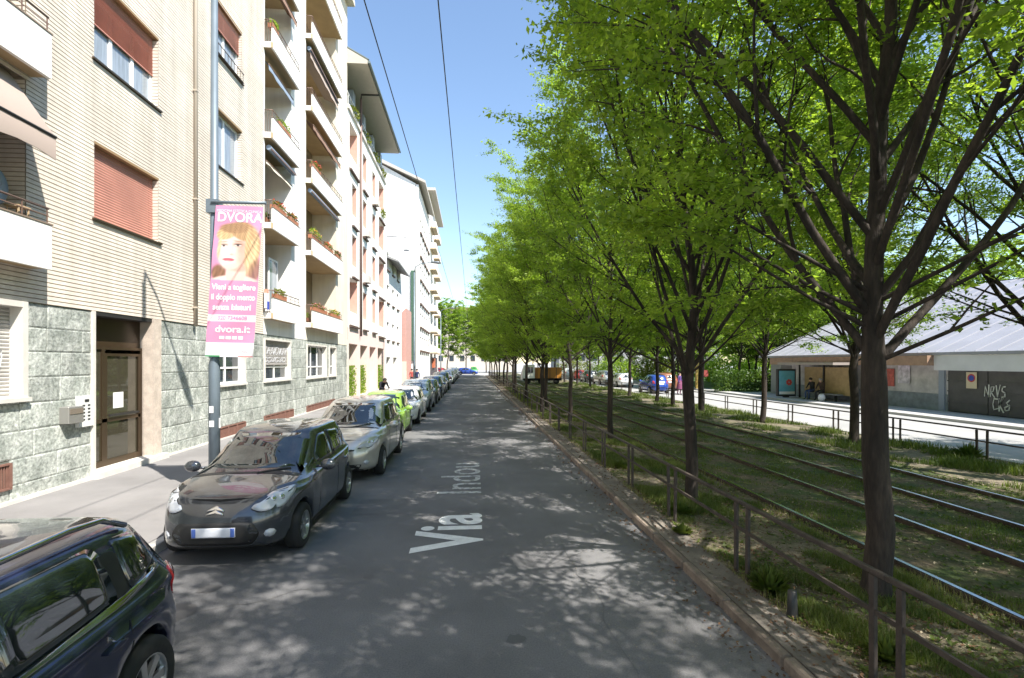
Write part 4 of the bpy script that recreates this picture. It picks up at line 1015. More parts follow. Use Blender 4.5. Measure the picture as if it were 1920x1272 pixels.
def build_car(sty, paint, label, name='parked_car', detail=2, group='cars parked along the kerb'):
    key = (sty['key'], detail)
    root = bpy.data.objects.new(name, None); root.empty_display_size = .3; COL.objects.link(root); tag(root, label, 'car', group)
    L, W, H = sty['L'], sty['W']/2, sty['H']; hh = (H-.2)/1.32
    f = lambda z: .2+(z-.2)*hh if z > .2 else z
    if key not in STY:
        me, bvh = make_body(sty, 72 if detail > 1 else 40, 9 if detail > 1 else 5, 3 if detail > 1 else 1)
        parts = []   # (name, mesh, slot)
        A = lambda n, mb, m: parts.append((n, mb.mesh(n, m), m))
        cb, hd, bz, nzz = sty.get('cowl', .95), sty.get('head', 1.85), sty.get('belt', .95), sty.get('nose', 0)
        rings = 4 if detail > 1 else 2; it = 2 if detail > 1 else 1
        pt = lambda pts, d, o=.004, **k: patch(bvh, pts, d, o, rings=k.pop('rings', rings), it=k.pop('it', it), **k)
        wt = W*.74; wl = W*.86
        A('windscreen', pt([(-wl, cb, f(1.02)), (0, cb, f(1.02)), (wl, cb, f(1.02)), (wt, hd, f(1.40)), (0, hd, f(1.425)), (-wt, hd, f(1.40))], (0,1,0)), carglass)
        A('rear_window', pt([(-W*.76, L, f(1.06)), (0, L, f(1.05)), (W*.76, L, f(1.06)), (W*.64, L-.3, f(1.37)), (0, L-.3, f(1.39)), (-W*.64, L-.3, f(1.37))], (0,-1,0)), carglass)
        side = sty['side']      # list of window polygons in (y, z)
        for poly in side:
            for sg in (1, -1): A('side_window', pt([(sg*W, y, f(z)) for y, z in poly], (-sg,0,0), .005), carglass)
        for poly in sty.get('dark', []):
            for sg in (1, -1): A('pillar_trim', pt([(sg*W, y, f(z)) for y, z in poly], (-sg,0,0), .003), blackp)
        hl = sty['lamp']
        for sg in (1, -1):
            A('headlight', pt([(sg*x*W, y, f(z)) for x, y, z in hl], (-sg*.45, 1, -.25), .006), lightc)
            A('lamp_bezel', pt([(sg*(x*.985+.0)*W, y, f(z-.012)) for x, y, z in hl], (-sg*.45, 1, -.25), .002), blackp)
            tl = sty['tail']; A('tail_lamp', pt([(sg*x*W, L+y, f(z)) for x, y, z in tl], (-sg*.7, -1, 0), .006), redl)
            if detail > 1:
                cx = sum(p[0] for p in hl)/len(hl); cy_ = sum(p[1] for p in hl)/len(hl); cz = sum(p[2] for p in hl)/len(hl)
                for dx in (-.05, .06): A('reflector', pt([(sg*(cx*W+dx+.035*math.cos(a)), cy_, f(cz+.01)+.035*math.sin(a)+dx*.2) for a in np.linspace(0, 6.28, 9)[:-1]], (-sg*.45, 1, -.25), .010, rings=2, it=0), reflect)
                A('fog_lamp', pt([(sg*(W*.70+.055*math.cos(a)), 0, .40+.05*math.sin(a)) for a in np.linspace(0, 6.28, 9)[:-1]], (0,1,0), .006, rings=1, it=0), lightc)
        g = sty['grille']
        for poly in g: A('grille', pt([(x*W, 0, f(z)) for x, z in poly], (0,1,0), .004), blackp)
        A('bumper_intake', pt([(-.66*W, 0, .21), (.66*W, 0, .21), (.6*W, 0, .27), (-.6*W, 0, .27)], (0,1,0), .004, it=1), blackp)
        pz = sty.get('plate', .44)
        A('number_plate', pt([(-.25, 0, pz-.055), (.25, 0, pz-.055), (.25, 0, pz+.055), (-.25, 0, pz+.055)], (0,1,0), .02, it=0, skirt=.03), platem)
        for sg in (1, -1): A('plate_band', pt([(sg*.20, 0, pz-.05), (sg*.245, 0, pz-.05), (sg*.245, 0, pz+.05), (sg*.20, 0, pz+.05)], (0,1,0), .023, it=0, skirt=.004), plateb)
        A('number_plate', pt([(-.25, L, .74), (.25, L, .74), (.25, L, .85), (-.25, L, .85)], (0,-1,0), .012, it=0), platem)
        # doors: seams, handles
        if detail > 1:
            for yy, zt in sty['seams']:
                for sg in (1, -1):
                    zz = [.30, .5, .7, .92] ; A('door_seam', pt([(sg*W, yy-.004, .30), (sg*W, yy+.004, .30), (sg*W, yy+.004, f(zt)), (sg*W, yy-.004, f(zt))], (-sg,0,0), .0025, it=0, skirt=.004), under)
            for yy in sty['handles']:
                for sg in (1, -1): A('door_handle', pt([(sg*W, yy-.09, f(.80)), (sg*W, yy+.09, f(.80)), (sg*W, yy+.09, f(.83)), (sg*W, yy-.09, f(.83))], (-sg,0,0), .022, it=1, skirt=.03), 'paint')
            A('bonnet_seam', pt([(-W*.70, .20, 1), (0, .145, 1), (W*.70, .20, 1), (W*.70, .212, 1), (0, .158, 1), (-W*.70, .212, 1)], (0,0,-1), .003, it=0, skirt=.005, rings=1), under)
            for sg in (1, -1):
                A('wiper', pt([(sg*.05+.1, cb-.10, 1.2), (sg*.05+.12, cb-.06, 1.2), (sg*.45*sg*.9+.12, cb+.10, 1.2), (sg*.45*sg*.9+.14, cb+.08, 1.2)], (0,0,-1), .014, it=0, skirt=.01, rings=1), blackp) if sg > 0 else None
            A('cowl_panel', pt([(-W*.8, cb-.10, 1.2), (W*.8, cb-.10, 1.2), (W*.84, cb-.01, 1.2), (0, cb-.05, 1.2), (-W*.84, cb-.01, 1.2)], (0,0,-1), .004, it=0), blackp)
        for sg in (1, -1):
            m = MB(); yM = cb+.42; m.ball((sg*(W+.10), yM, f(.985)), .115, .07, .085, 12, 8); m.tube([(sg*(W-.08), yM+.03, f(.955)), (sg*(W+.05), yM, f(.96))], .02, 6)
            A('mirror', m, 'paint' if sty.get('mir', 1) else blackp)
        if sty.get('rails'):
            for sg in (1, -1):
                x = sg*W*.70; A('roof_rail', MB().tube([(x, hd+.15, f(1.44)), (x, hd+.3, f(1.545)), (x, (hd+L)/2, f(1.565)), (x, L-.95, f(1.545)), (x, L-.72, f(1.44))], .02, 8), chrome)
            A('antenna', MB().tube([(0, L-1.2, f(1.49)), (0, L-1.24, f(1.54)), (.0, L-.95, f(1.85))], [.02, .012, .004], 6), blackp)
        if sty.get('strip'):
            for sg in (1, -1): A('window_strip', pt([(sg*W, y, f(z)) for y, z in sty['strip']], (-sg,0,0), .008, it=0, skirt=.01), chrome)
        for n_, pts_, d_, o_, m_ in sty.get('extra', []): A(n_, pt(pts_, d_, o_, it=0), m_)
        ch = MB(); ch.box(-W+.27, W-.27, .25, L-.25, .19, .62); ch.box(-W+.08, W-.08, sty['wheels'][0]+.42, sty['wheels'][1]-.42, .19, .5)
        chm = ch.mesh('underbody', under)
        wr = sty.get('wr', .30); wm = make_wheel(wr, .205, alloy if sty.get('alloy', 1) else steel, sty.get('spokes', 7))
        STY[key] = (me, parts, chm, wm, wr)
    me, parts, chm, wm, wr = STY[key]
    def mm(mesh, m):
        c = mesh.copy(); c.materials.clear(); c.materials.append(m); return c
    body = link('body', mm(me, paint), root)
    for n, pm_, m in parts: link(n, mm(pm_, paint) if m == 'paint' else pm_, root)
    link('underbody', chm, root)
    for yw in sty['wheels']:
        for sg in (1, -1):
            w = link('tyre', wm[0], root, loc=(sg*(W-.125), yw, wr)); r1 = link('rim', wm[1], w); r2 = link('hub', wm[2], r1)
            w.name = 'wheel'
            if sg < 0: w.rotation_euler = (0, 0, math.pi)
    return root
def carpaint(name, c, metal=.35, rough=.28):
    return mat(name, c, rough, metal=metal, coat=1.0, spec=.5, var=0)
hatch = dict(key='hatch', L=3.94, W=1.73, H=1.52, wheels=(.74, 3.20), cowl=.98, head=1.78, belt=.93, rise=.10, wr=.30, arch=.345,
    side=[[(1.62,.985),(2.32,.985),(2.30,1.36),(2.02,1.36),(1.62,1.10)], [(2.42,.99),(3.02,1.03),(3.0,1.33),(2.42,1.37)], [(3.10,1.05),(3.42,1.12),(3.24,1.28),(3.10,1.31)], [(1.26,.985),(1.54,.985),(1.54,1.07)]],
    dark=[[(2.30,.97),(2.44,.97),(2.44,1.385),(2.30,1.385)]],
    lamp=[(.46,.05,.72),(.60,.08,.665),(.87,.22,.70),(.95,.44,.84),(.92,.56,.90),(.66,.32,.86)], tail=[(.60,0,.80),(.95,-.05,.80),(.93,-.15,1.05),(.70,-.1,1.02)],
    grille=[[(-.50,.56),(.50,.56),(.60,.42),(.50,.285),(-.50,.285),(-.60,.42)]], plate=.45, seams=[(1.38,.93),(2.38,.95),(3.12,.5)], handles=[2.18,2.98], spokes=6,
    extra=[('emblem_chevron', [(-.10,0,.665),(0,0,.715),(.10,0,.665),(.10,0,.645),(0,0,.695),(-.10,0,.645)], (0,1,-.1), .012, chrome), ('emblem_chevron', [(-.10,0,.705),(0,0,.755),(.10,0,.705),(.10,0,.685),(0,0,.735),(-.10,0,.685)], (0,1,-.1), .012, chrome)])
mpv = dict(key='mpv', L=4.35, W=1.84, H=1.62, wheels=(.86, 3.56), cowl=1.02, head=2.0, belt=.96, rise=.10, wr=.32, arch=.36,
    side=[[(1.75,1.0),(2.52,1.0),(2.5,1.36),(2.15,1.36),(1.75,1.12)], [(2.62,1.01),(3.28,1.04),(3.26,1.34),(2.62,1.37)], [(3.36,1.06),(3.84,1.12),(3.74,1.28),(3.36,1.32)], [(1.36,1.0),(1.67,1.0),(1.67,1.09)]],
    dark=[[(2.50,.98),(2.64,.98),(2.64,1.385),(2.50,1.385)]],
    lamp=[(.52,.05,.67),(.80,.16,.68),(.95,.42,.78),(.92,.62,.86),(.80,.4,.80),(.55,.1,.72)], tail=[(.60,0,.80),(.95,-.05,.80),(.93,-.15,1.05),(.70,-.1,1.02)],
    grille=[[(-.62,.36),(.62,.36),(.52,.24),(-.52,.24)], [(-.46,.645),(.46,.645),(.44,.615),(-.44,.615)]], plate=.47, seams=[(1.5,.93),(2.57,.95)], handles=[2.38,3.2], spokes=5,
    extra=[('emblem', [(-.06,0,.66),(0,0,.73),(.06,0,.66),(0,0,.59)], (0,1,0), .012, chrome), ('intake_trim', [(-.42,0,.30),(.42,0,.30),(.38,0,.26),(-.38,0,.26)], (0,1,0), .012, alloy)])
mini_ = dict(key='mini', L=3.6, W=1.62, H=1.53, wheels=(.68, 2.98), cowl=.86, head=1.6, belt=.93, rise=.06, wr=.28, arch=.325, nose=.03,
    side=[[(1.5,.985),(2.1,.985),(2.1,1.36),(1.8,1.36),(1.5,1.12)], [(2.2,.99),(2.8,1.02),(2.75,1.33),(2.2,1.37)], [(1.15,.985),(1.42,.985),(1.42,1.07)]],
    lamp=[(.55,.06,.72),(.86,.18,.74),(.93,.36,.86),(.66,.22,.84)], tail=[(.60,0,.80),(.95,-.05,.80),(.93,-.15,1.05),(.70,-.1,1.02)],
    grille=[[(-.50,.50),(.50,.50),(.45,.30),(-.45,.30)]], seams=[(1.25,.93),(2.15,.95)], handles=[2.0,2.7])
comp = dict(mpv, key='compact', L=4.25, W=1.77, H=1.46, wheels=(.84, 3.44), cowl=1.05, head=1.95, rise=.06, wr=.31, arch=.35,
    side=[[(1.75,1.0),(2.45,1.0),(2.43,1.36),(2.1,1.36),(1.75,1.12)], [(2.55,1.01),(3.2,1.03),(3.15,1.33),(2.55,1.37)], [(1.4,1.0),(1.67,1.0),(1.67,1.09)]], grille=[[(-.45,.62),(.45,.62),(.36,.42),(-.36,.42)], [(-.6,.34),(.6,.34),(.5,.24),(-.5,.24)]])
wagon = dict(key='wagon', L=4.45, W=1.79, H=1.45, wheels=(.9, 3.60), cowl=1.1, head=2.0, belt=.95, rise=.10, wr=.32, arch=.365, rails=1, rear=.02,
    side=[[(1.75,.99),(2.50,.995),(2.48,1.40),(2.1,1.38),(1.75,1.12)], [(2.60,1.0),(3.42,1.035),(3.38,1.41),(2.60,1.41)], [(3.54,1.045),(4.22,1.13),(3.98,1.36),(3.52,1.405)]],
    dark=[[(2.46,.98),(2.62,.98),(2.62,1.39),(2.46,1.39)], [(3.38,1.01),(3.54,1.02),(3.54,1.375),(3.36,1.385)]],
    lamp=[(.50,.06,.72),(.62,.08,.685),(.86,.22,.72),(.93,.42,.84),(.66,.30,.84)], tail=[(.80,0,.72),(.99,-.10,.74),(.99,-.26,.90),(.97,-.24,1.0),(.82,-.03,.99)],
    grille=[[(-.50,.56),(.50,.56),(.60,.42),(.50,.285),(-.50,.285),(-.60,.42)]], seams=[(1.5,.93),(2.54,.95),(3.42,.9)], handles=[2.3,3.25], spokes=7,
    strip=[(1.35,.955),(2.5,.965),(3.5,1.0),(4.2,1.085),(4.2,1.10),(3.5,1.018),(2.5,.98),(1.35,.97)])
car_list = [
 (wagon, carpaint('paint_dark_blue', (.018,.024,.062), .45, .2), -3.03, .02, 'dark blue estate car with silver roof rails, cut off by the picture corner', 2),
 (hatch, carpaint('paint_dark_grey', (.055,.062,.072), .5, .24), -3.10, 6.42, 'dark grey hatchback with chevron badge parked under the pink banner', 2),
 (mpv, carpaint('paint_silver', (.55,.525,.47), .55, .28), -2.86, 10.85, 'silver people carrier parked between the dark grey hatchback and a green car', 2),
 (mini_, carpaint('paint_lime', (.24,.40,.07), .1, .28), -3.0, 16.0, 'lime green small car parked behind the silver people carrier', 2),
 (comp, carpaint('paint_white', (.70,.70,.70), .0, .3), -2.98, 20.4, 'white hatchback parked behind the lime green car', 2),
 (mpv, carpaint('paint_grey_blue', (.30,.35,.39), .5, .28), -2.98, 25.5, 'grey blue people carrier behind the white hatchback', 1),
 (comp, carpaint('paint_anthracite', (.05,.055,.06), .4, .28), -2.95, 30.6, 'anthracite car seventh in the row of parked cars', 1),
 (hatch, carpaint('paint_navy', (.03,.06,.14), .4, .28), -2.95, 35.7, 'navy hatchback eighth in the row of parked cars', 1),
 (comp, carpaint('paint_light_grey', (.45,.46,.47), .5, .28), -2.95, 40.5, 'pale grey car ninth in the row of parked cars', 1),
 (mpv, carpaint('paint_black', (.02,.02,.022), .3, .25), -2.95, 46, 'black people carrier tenth in the row of parked cars', 1),
 (comp, carpaint('paint_red', (.45,.03,.03), .1, .28), -3.3, 53, 'red car parked close to the pavement beyond the black people carrier', 1),
 (mpv, carpaint('paint_white'  , (.70,.70,.70)), -3.0, 59, 'white people carrier beyond the red parked car', 1),
 (comp, carpaint('paint_navy', (.03,.06,.14)), -3.0, 65, 'navy car beyond the white people carrier far down the row', 1),
 (hatch, carpaint('paint_light_grey', (0,0,0)), -3.0, 71, 'pale grey hatchback far down the row before the junction', 1),
 (comp, carpaint('paint_anthracite', (0,0,0)), -3.0, 77, 'dark car second from the junction end of the row', 1),
 (mpv, carpaint('paint_white', (0,0,0)), -3.0, 83, 'white car at the junction end of the parked row', 1)]
for sty, p, x, y, lab, det in car_list:
    c = build_car(sty, p, lab, detail=det); c.location = (x, y, 0)
def place(sty, p, x, y, rz, lab, grp=None):
    c = build_car(sty, p, lab, detail=1, group=grp); c.location = (x, y, 0); c.rotation_euler = (0, 0, rz); return c
blu = carpaint('paint_bright_blue', (.02,.06,.32), .2, .25); org_ = carpaint('paint_orange_brown', (.25,.10,.045), .2, .3); wht = MATS['paint_white']; grn = carpaint('paint_green', (.08,.35,.10), .1, .3)
g1 = 'cars standing around the junction'; g2 = 'cars on the far carriageway'
place(comp, blu, 1.2, 103, math.pi/2, 'bright blue car crossing the junction at the street end', g1)
place(comp, MATS['paint_red'], -4.5, 104, .9, 'red car turned at an angle at the junction', g1)
place(mpv, wht, -6.5, 112, math.pi/2+.2, 'white people carrier broadside beyond the junction', g1)
place(comp, MATS['paint_light_grey'], -1.4, 112, math.pi/2, 'pale grey car broadside beyond the junction', g1)
place(hatch, wht, -3.2, 118, .2, 'white hatchback parked beyond the junction', g1)
place(mini_, grn, .6, 116, .1, 'green car beyond the blue one at the junction', g1)
place(comp, MATS['paint_navy'], -7.5, 104, 0, 'navy car at the left mouth of the junction', g1)
place(mini_, blu, 14.9, 43.0, math.pi, 'bright blue small car seen from behind on the far carriageway', g2)
place(mpv, org_, 17.2, 47.5, math.pi, 'orange brown car with dark windows beside the bright blue one', g2)
place(comp, wht, 15.3, 54, math.pi, 'white car on the far carriageway behind the tree trunks', g2)
place(mpv, MATS['paint_silver'], 15.2, 60.5, math.pi, 'silver car on the far carriageway beyond the white one', g2)
place(hatch, MATS['paint_anthracite'], 15.0, 67, math.pi, 'dark hatchback on the far carriageway beyond the silver one', g2)
place(comp, MATS['paint_red'], 15.0, 74, math.pi, 'red car on the far carriageway beyond the dark hatchback', g2)
place(mpv, wht, 15.0, 82, math.pi, 'farthest white car on the far carriageway', g2)
# works truck standing on the tracks far off
T = thing('works_truck', (6.9, 56, 0), 'orange and white works truck standing on the tram bed far behind the trees', 'truck')
ob = mat('truck_orange', (.38,.16,.02), .5); box('chassis', under, T, 5.6, 9.9, 56, 57.8, .5, .75)
box('cargo_body', ob, T, 7.0, 9.9, 56, 57.9, .75, 1.95, bev=.04); 
for k in range(4): box('side_rib', dark, T, 7.1+k*.72, 7.16+k*.72, 55.96, 56, .8, 1.9)
cabm = MB().prism([(5.5,.6),(5.55,1.35),(5.85,2.2),(6.9,2.25),(6.9,.6)], 56.05, 57.8, axis='y').build('cab', whitem, T)
box('cab_window', carglass, cabm, 5.95, 6.7, 56.03, 56.049, 1.35, 2.0)
for xx in (6.1, 7.6, 9.3): MB().lathe([(0,0),(0,.33),(.22,.33),(.22,0)], (xx, 56.0, .45), 'y', 18).build('wheel', tyrem, T)

# ------------------------------------------------------------------ people
skinp = mat('skin', (.45,.27,.19), .6)
def cloth(n, c): return mat('cloth_'+n, c, .9)
def person(loc, label, joints, top, legs, hairc, rz=0, scale=1.0, group=None, skirt=None):
    """one skinned body: joints = dict of named points (m, figure facing -y)"""
    J = dict(pelvis=(0,0,.95), waist=(0,0,1.12), chest=(0,0,1.33), neck=(0,0,1.48), head=(0,-.02,1.62), crown=(0,0,1.70),
             shl=(.18,0,1.42), shr=(-.18,0,1.42), ell=(.24,.02,1.14), elr=(-.24,.02,1.14), hal=(.24,-.12,.92), har=(-.24,-.12,.92), fil=(.24,-.15,.84), fir=(-.24,-.15,.84),
             hil=(.09,0,.90), hir=(-.09,0,.90), knl=(.10,-.05,.50), knr=(-.10,.04,.50), anl=(.10,.02,.08), anr=(-.10,.14,.10), tol=(.10,-.14,.04), tor=(-.10,-.0,.04))
    J.update(joints)
    Rr = dict(pelvis=.14, waist=.125, chest=.145, neck=.055, head=.095, crown=.07, shl=.07, shr=.07, ell=.045, elr=.045, hal=.032, har=.032, fil=.02, fir=.02, hil=.10, hir=.10, knl=.062, knr=.062, anl=.042, anr=.042, tol=.035, tor=.035)
    names = list(J); ix = {n: i for i, n in enumerate(names)}
    E = [('pelvis','waist'),('waist','chest'),('chest','neck'),('neck','head'),('head','crown'),('chest','shl'),('chest','shr'),('shl','ell'),('shr','elr'),('ell','hal'),('elr','har'),('hal','fil'),('har','fir'),('pelvis','hil'),('pelvis','hir'),('hil','knl'),('hir','knr'),('knl','anl'),('knr','anr'),('anl','tol'),('anr','tor')]
    me = bpy.data.meshes.new('body'); me.from_pydata([J[n] for n in names], [(ix[a], ix[b_]) for a, b_ in E], [])
    o = bpy.data.objects.new('tmp', me); COL.objects.link(o); md = o.modifiers.new('skin', 'SKIN'); sb = o.modifiers.new('sub', 'SUBSURF'); sb.levels = 1; sb.render_levels = 1
    for i, n in enumerate(names): me.skin_vertices[0].data[i].radius = (Rr[n], Rr[n]*.8 if n in ('pelvis','waist','chest') else Rr[n])
    me.skin_vertices[0].data[0].use_root = True
    bpy.context.view_layer.update(); m2 = bpy.data.meshes.new_from_object(o.evaluated_get(bpy.context.evaluated_depsgraph_get())); bpy.data.objects.remove(o)
    m2.materials.clear()
    for m in (top, legs, skinp, blackp): m2.materials.append(m)
    nk = Vector(J['neck']); hl_, hr_ = Vector(J['hal']), Vector(J['har']); pv = Vector(J['pelvis'])
    leg_pts = [Vector(J[a])*(1-t)+Vector(J[b_])*t for a, b_ in (('hil','knl'),('hir','knr'),('knl','anl'),('knr','anr')) for t in (0,.33,.66,1)]+[pv+Vector((0,0,-.05))]
    top_pts = [Vector(J[a])*(1-t)+Vector(J[b_])*t for a, b_ in (('waist','chest'),('shl','ell'),('shr','elr'),('ell','hal'),('elr','har'),('chest','neck'),('pelvis','waist')) for t in (.2,.5,.8)]
    for p in m2.polygons:
        c = p.center; dl = min((c-q).length for q in leg_pts); dt = min((c-q).length for q in top_pts)
        i = 1 if dl < dt else 0
        if (c-Vector(J['head'])).length < .14 or (c-Vector(J['crown'])).length < .12: i = 2
        if min((c-Vector(J[k])).length for k in ('fil','fir')) < .06: i = 2
        if min((c-Vector(J[k])).length for k in ('tol','tor')) < .10: i = 3
        p.material_index = i; p.use_smooth = True
    t = thing('person', loc, label, 'person', group); t.rotation_euler = (0, 0, rz); t.scale = (scale,)*3
    link('body', m2, t)
    h = Vector(J['head']); hm = MB().ball((h.x, h.y+.025, h.z+.05), .105, .11, .10, 12, 8).mesh('hair', hairc); link('hair', hm, t)
    if skirt:
        p = Vector(J['pelvis']); link('skirt', MB().lathe([(p.z+.15,.13),(p.z,.17),(p.z-.25,.22),(p.z-.5,.26)], (0,0,0), 'z', 14).mesh('skirt', skirt), t)
    return t
hb = mat('hair_black', (.02,.015,.012), .7); hg = mat('hair_grey', (.3,.28,.26), .8)
person((-4.75, 27.5, .13), 'person in black bending over on the pavement by the white car', dict(chest=(0,-.16,1.25), neck=(0,-.26,1.36), head=(.02,-.36,1.42), crown=(0,-.38,1.50), shl=(.18,-.2,1.30), shr=(-.18,-.2,1.30), ell=(.25,-.3,1.05), elr=(-.22,-.3,1.05), hal=(.22,-.5,1.02), har=(-.1,-.5,1.02), fil=(.2,-.58,1.02), fir=(-.05,-.58,1.02)), cloth('black', (.012,.012,.018)), cloth('black', (.012,.012,.018)), hb, rz=.6)
person((-5.3, 50, .13), 'pedestrian in navy on the distant pavement', {}, cloth('navy', (.02,.03,.09)), cloth('dark', (.03,.03,.035)), hb, group='pedestrians on the distant pavement')
person((-5.9, 51, .13), 'pedestrian in red on the distant pavement', {}, cloth('dusty_red', (.35,.07,.06)), cloth('dark', (.03,.03,.035)), hb, rz=.4, group='pedestrians on the distant pavement')
person((15.9, 38.2, .02), 'walking person in violet top and magenta skirt on the far carriageway', dict(hal=(.26,-.18,1.02)), cloth('violet', (.08,.04,.16)), cloth('magenta', (.18,.05,.11)), hg, rz=.7, skirt=cloth('magenta', (.18,.05,.11)))
person((17.2, 39.5, .02), 'walking person in a blue jacket beside the one in violet', dict(hal=(.24,-.22,1.0)), cloth('blue', (.08,.12,.32)), cloth('dark', (.03,.03,.035)), hb, rz=-2.4)
sit = dict(pelvis=(0,.0,.62), waist=(0,-.02,.78), chest=(0,-.08,1.0), neck=(0,-.14,1.14), head=(0,-.2,1.27), crown=(0,-.2,1.36), shl=(.18,-.08,1.08), shr=(-.18,-.08,1.08), ell=(.24,-.18,.84), elr=(-.24,-.18,.84), hal=(.14,-.4,.72), har=(-.14,-.4,.72), fil=(.10,-.46,.70), fir=(-.10,-.46,.70), hil=(.09,-.05,.58), hir=(-.09,-.05,.58), knl=(.12,-.46,.55), knr=(-.12,-.46,.55), anl=(.12,-.44,.10), anr=(-.12,-.46,.10), tol=(.12,-.60,.04), tor=(-.12,-.62,.04))
person((21.9, 31.4, .12), 'seated person in dark clothes with blue jeans on the shelter bench', sit, cloth('black', (.012,.012,.018)), cloth('jeans', (.05,.08,.18)), hb, rz=-1.35)
person((21.9, 30.5, .12), 'seated person in dark brown coat on the shelter bench, nearer the gate', sit, cloth('brown', (.05,.03,.025)), cloth('dark', (.03,.03,.035)), hg, rz=-1.2)
bagm = MB().ball((21.35, 29.8, .35), .22, .2, .24, 10, 7, .12).build('carrier_bag', mat('bag_white', (.7,.7,.72), .5)); tag(bagm, 'white carrier bag standing at the feet of the seated pair', 'bag')
# ------------------------------------------------------------------ trees
barkm = mat('bark', (.042,.031,.024), .9, var=.3, scale=5, fine=.5, fscale=26, bump=1.0, bscale=20, stretch=(1,1,.22))
def tree_meshes(seed, H=12.2, fork=2.5, rad=.145, spread=1.0, leaf=.115, nl=44000, lean=0.0, nlimb=19, zcrown=2.5, droop=0):
    rnd = random.Random(seed); mb = MB(); tw = []
    def branch(p, d, ln, r, depth):
        n = max(3, int(ln/(.55 if depth < 2 else .3))); pts = [p.copy()]; rr = [r]; d = d.normalized(); kids = []
        for i in range(n):
            k = (.05, .05, .10, .14)[depth]
            d = (d+Vector((rnd.gauss(0, k), rnd.gauss(0, k), rnd.gauss(0, k)*.6))+Vector((0, 0, (.03, .055, .0, -.06)[depth]))).normalized()
            p = p+d*(ln/n); pts.append(p.copy()); rr.append(r*(1-(i+1)/n*(.72 if depth else .8))); kids.append((p.copy(), d.copy(), (i+1)/n, rr[-1]))
        mb.tube(pts, rr, (10, 6, 4, 3)[depth], cap=False)
        if depth == 1:
            m = max(4, int(ln*1.55))
            for q in range(m):
                t_ = .20+.78*(q+rnd.random())/m; kp, kd, _, kr_ = kids[min(n-1, int(t_*n))]
                a = kd.cross(Vector((rnd.gauss(0,1), rnd.gauss(0,1), rnd.gauss(0,1)))).normalized()
                nd = (kd*.85+a*.55+Vector((0, 0, .05))).normalized()
                branch(kp, nd, min(2.3, ln*.44)*(1.15-t_*.6)*rnd.uniform(.7, 1.2), kr_*.62, 2)
            tw.append((pts[-3], pts[-1]))
        elif depth == 2:
            m = max(3, int(ln*3.2))
            for q in range(m):
                t_ = .15+.85*(q+rnd.random())/m; kp, kd, _, kr_ = kids[min(n-1, int(t_*n))]
                a = kd.cross(Vector((rnd.gauss(0,.3), rnd.gauss(0,.3), 1))).normalized()*(1 if q % 2 else -1)
                nd = (kd*.7+a*.8).normalized(); nd.z *= .55
                branch(kp, nd, rnd.uniform(.4, .85), max(.004, kr_*.5), 3)
            tw.append((pts[-2], pts[-1]))
        elif depth == 3: tw.append((pts[0], pts[-1]))
    # trunk: leader up through the crown
    top = H*.80; pts = []; rr = []; n = 14; x = y = 0
    for i in range(n+1):
        t_ = i/n; z = t_*top; x += rnd.gauss(0, .05)+lean*.05; y += rnd.gauss(0, .04)
        r = rad*(1.35 if i == 0 else 1.05 if z < 1 else 1.0 if z < fork else max(.12, 1-(z-fork)/(top-fork)*.9)*.82); pts.append(Vector((x, y, z-.05))); rr.append(r)
    pts.insert(1, pts[0].lerp(pts[1], .25)); rr.insert(1, rad*1.12)
    mb.tube(pts, rr, 14, cap=False)
    def at(z):
        for a, b_ in zip(pts, pts[1:]):
            if a.z <= z <= b_.z: return a.lerp(b_, (z-a.z)/(b_.z-a.z+1e-6))
        return pts[-1]
    for q in range(nlimb):
        f_ = (q+.3)/nlimb; z = fork-.15+(top*.84-fork)*f_**1.25; az = q*2.4+rnd.uniform(-.5, .5)
        tilt = R(rnd.uniform(34, 50)*(1-.42*f_))*spread
        d = Vector((math.cos(az)*math.sin(tilt), math.sin(az)*math.sin(tilt), math.cos(tilt)))
        reach = (2.75-.9*max(0, f_-.45))*rnd.uniform(.8, 1.08); ln = min(reach/math.sin(tilt)*1.28, (H-z)*.9)
        branch(at(z), d, ln, rad*.42*(1-.45*f_), 1)
    if droop:
        for q in range(droop):
            az = q*2.1+1; z = fork+rnd.uniform(-.1, .8); d = Vector((math.cos(az), math.sin(az), .45))
            branch(at(z), d, rnd.uniform(2.0, 2.9), rad*.22, 1)
    branch(pts[-1], Vector((0, 0, 1)), H-top, rad*.2, 1)
    trunk = mb.mesh('trunk', barkm)
    rng = np.random.RandomState(seed)
    A = np.array([t[0] for t in tw]); Bv = np.array([t[1] for t in tw]); ok = (Bv[:, 2] > zcrown) & (rng.uniform(size=len(Bv)) < .62); A = A[ok]; Bv = Bv[ok]
    k = rng.randint(0, len(A), nl); t_ = rng.uniform(.05, 1.12, (nl, 1)); P = A[k]*(1-t_)+Bv[k]*t_
    off = rng.normal(size=(nl, 3))*np.array([.115, .115, .045]); P = P+off; P = P[P[:, 2] > zcrown-.35]; nl = len(P)
    ax = rng.normal(size=(nl, 3)); ax[:, 2] = ax[:, 2]*.35-.35; ax /= np.linalg.norm(ax, axis=1)[:, None]
    nm = rng.normal(size=(nl, 3))*.55+np.array([0, 0, 1.0]); sd = np.cross(ax, nm); sd /= np.linalg.norm(sd, axis=1)[:, None]
    s = leaf*rng.uniform(.5, 1.45, (nl, 1)); nn = np.cross(ax, sd)
    V = np.stack([P, P+ax*s*.42+sd*s*.23+nn*s*.05, P+ax*s, P+ax*s*.42-sd*s*.23+nn*s*.05], 1).reshape(-1, 3); F = np.arange(4*nl).reshape(-1, 4)
    return trunk, np_mesh('crown', V, F, leafL)
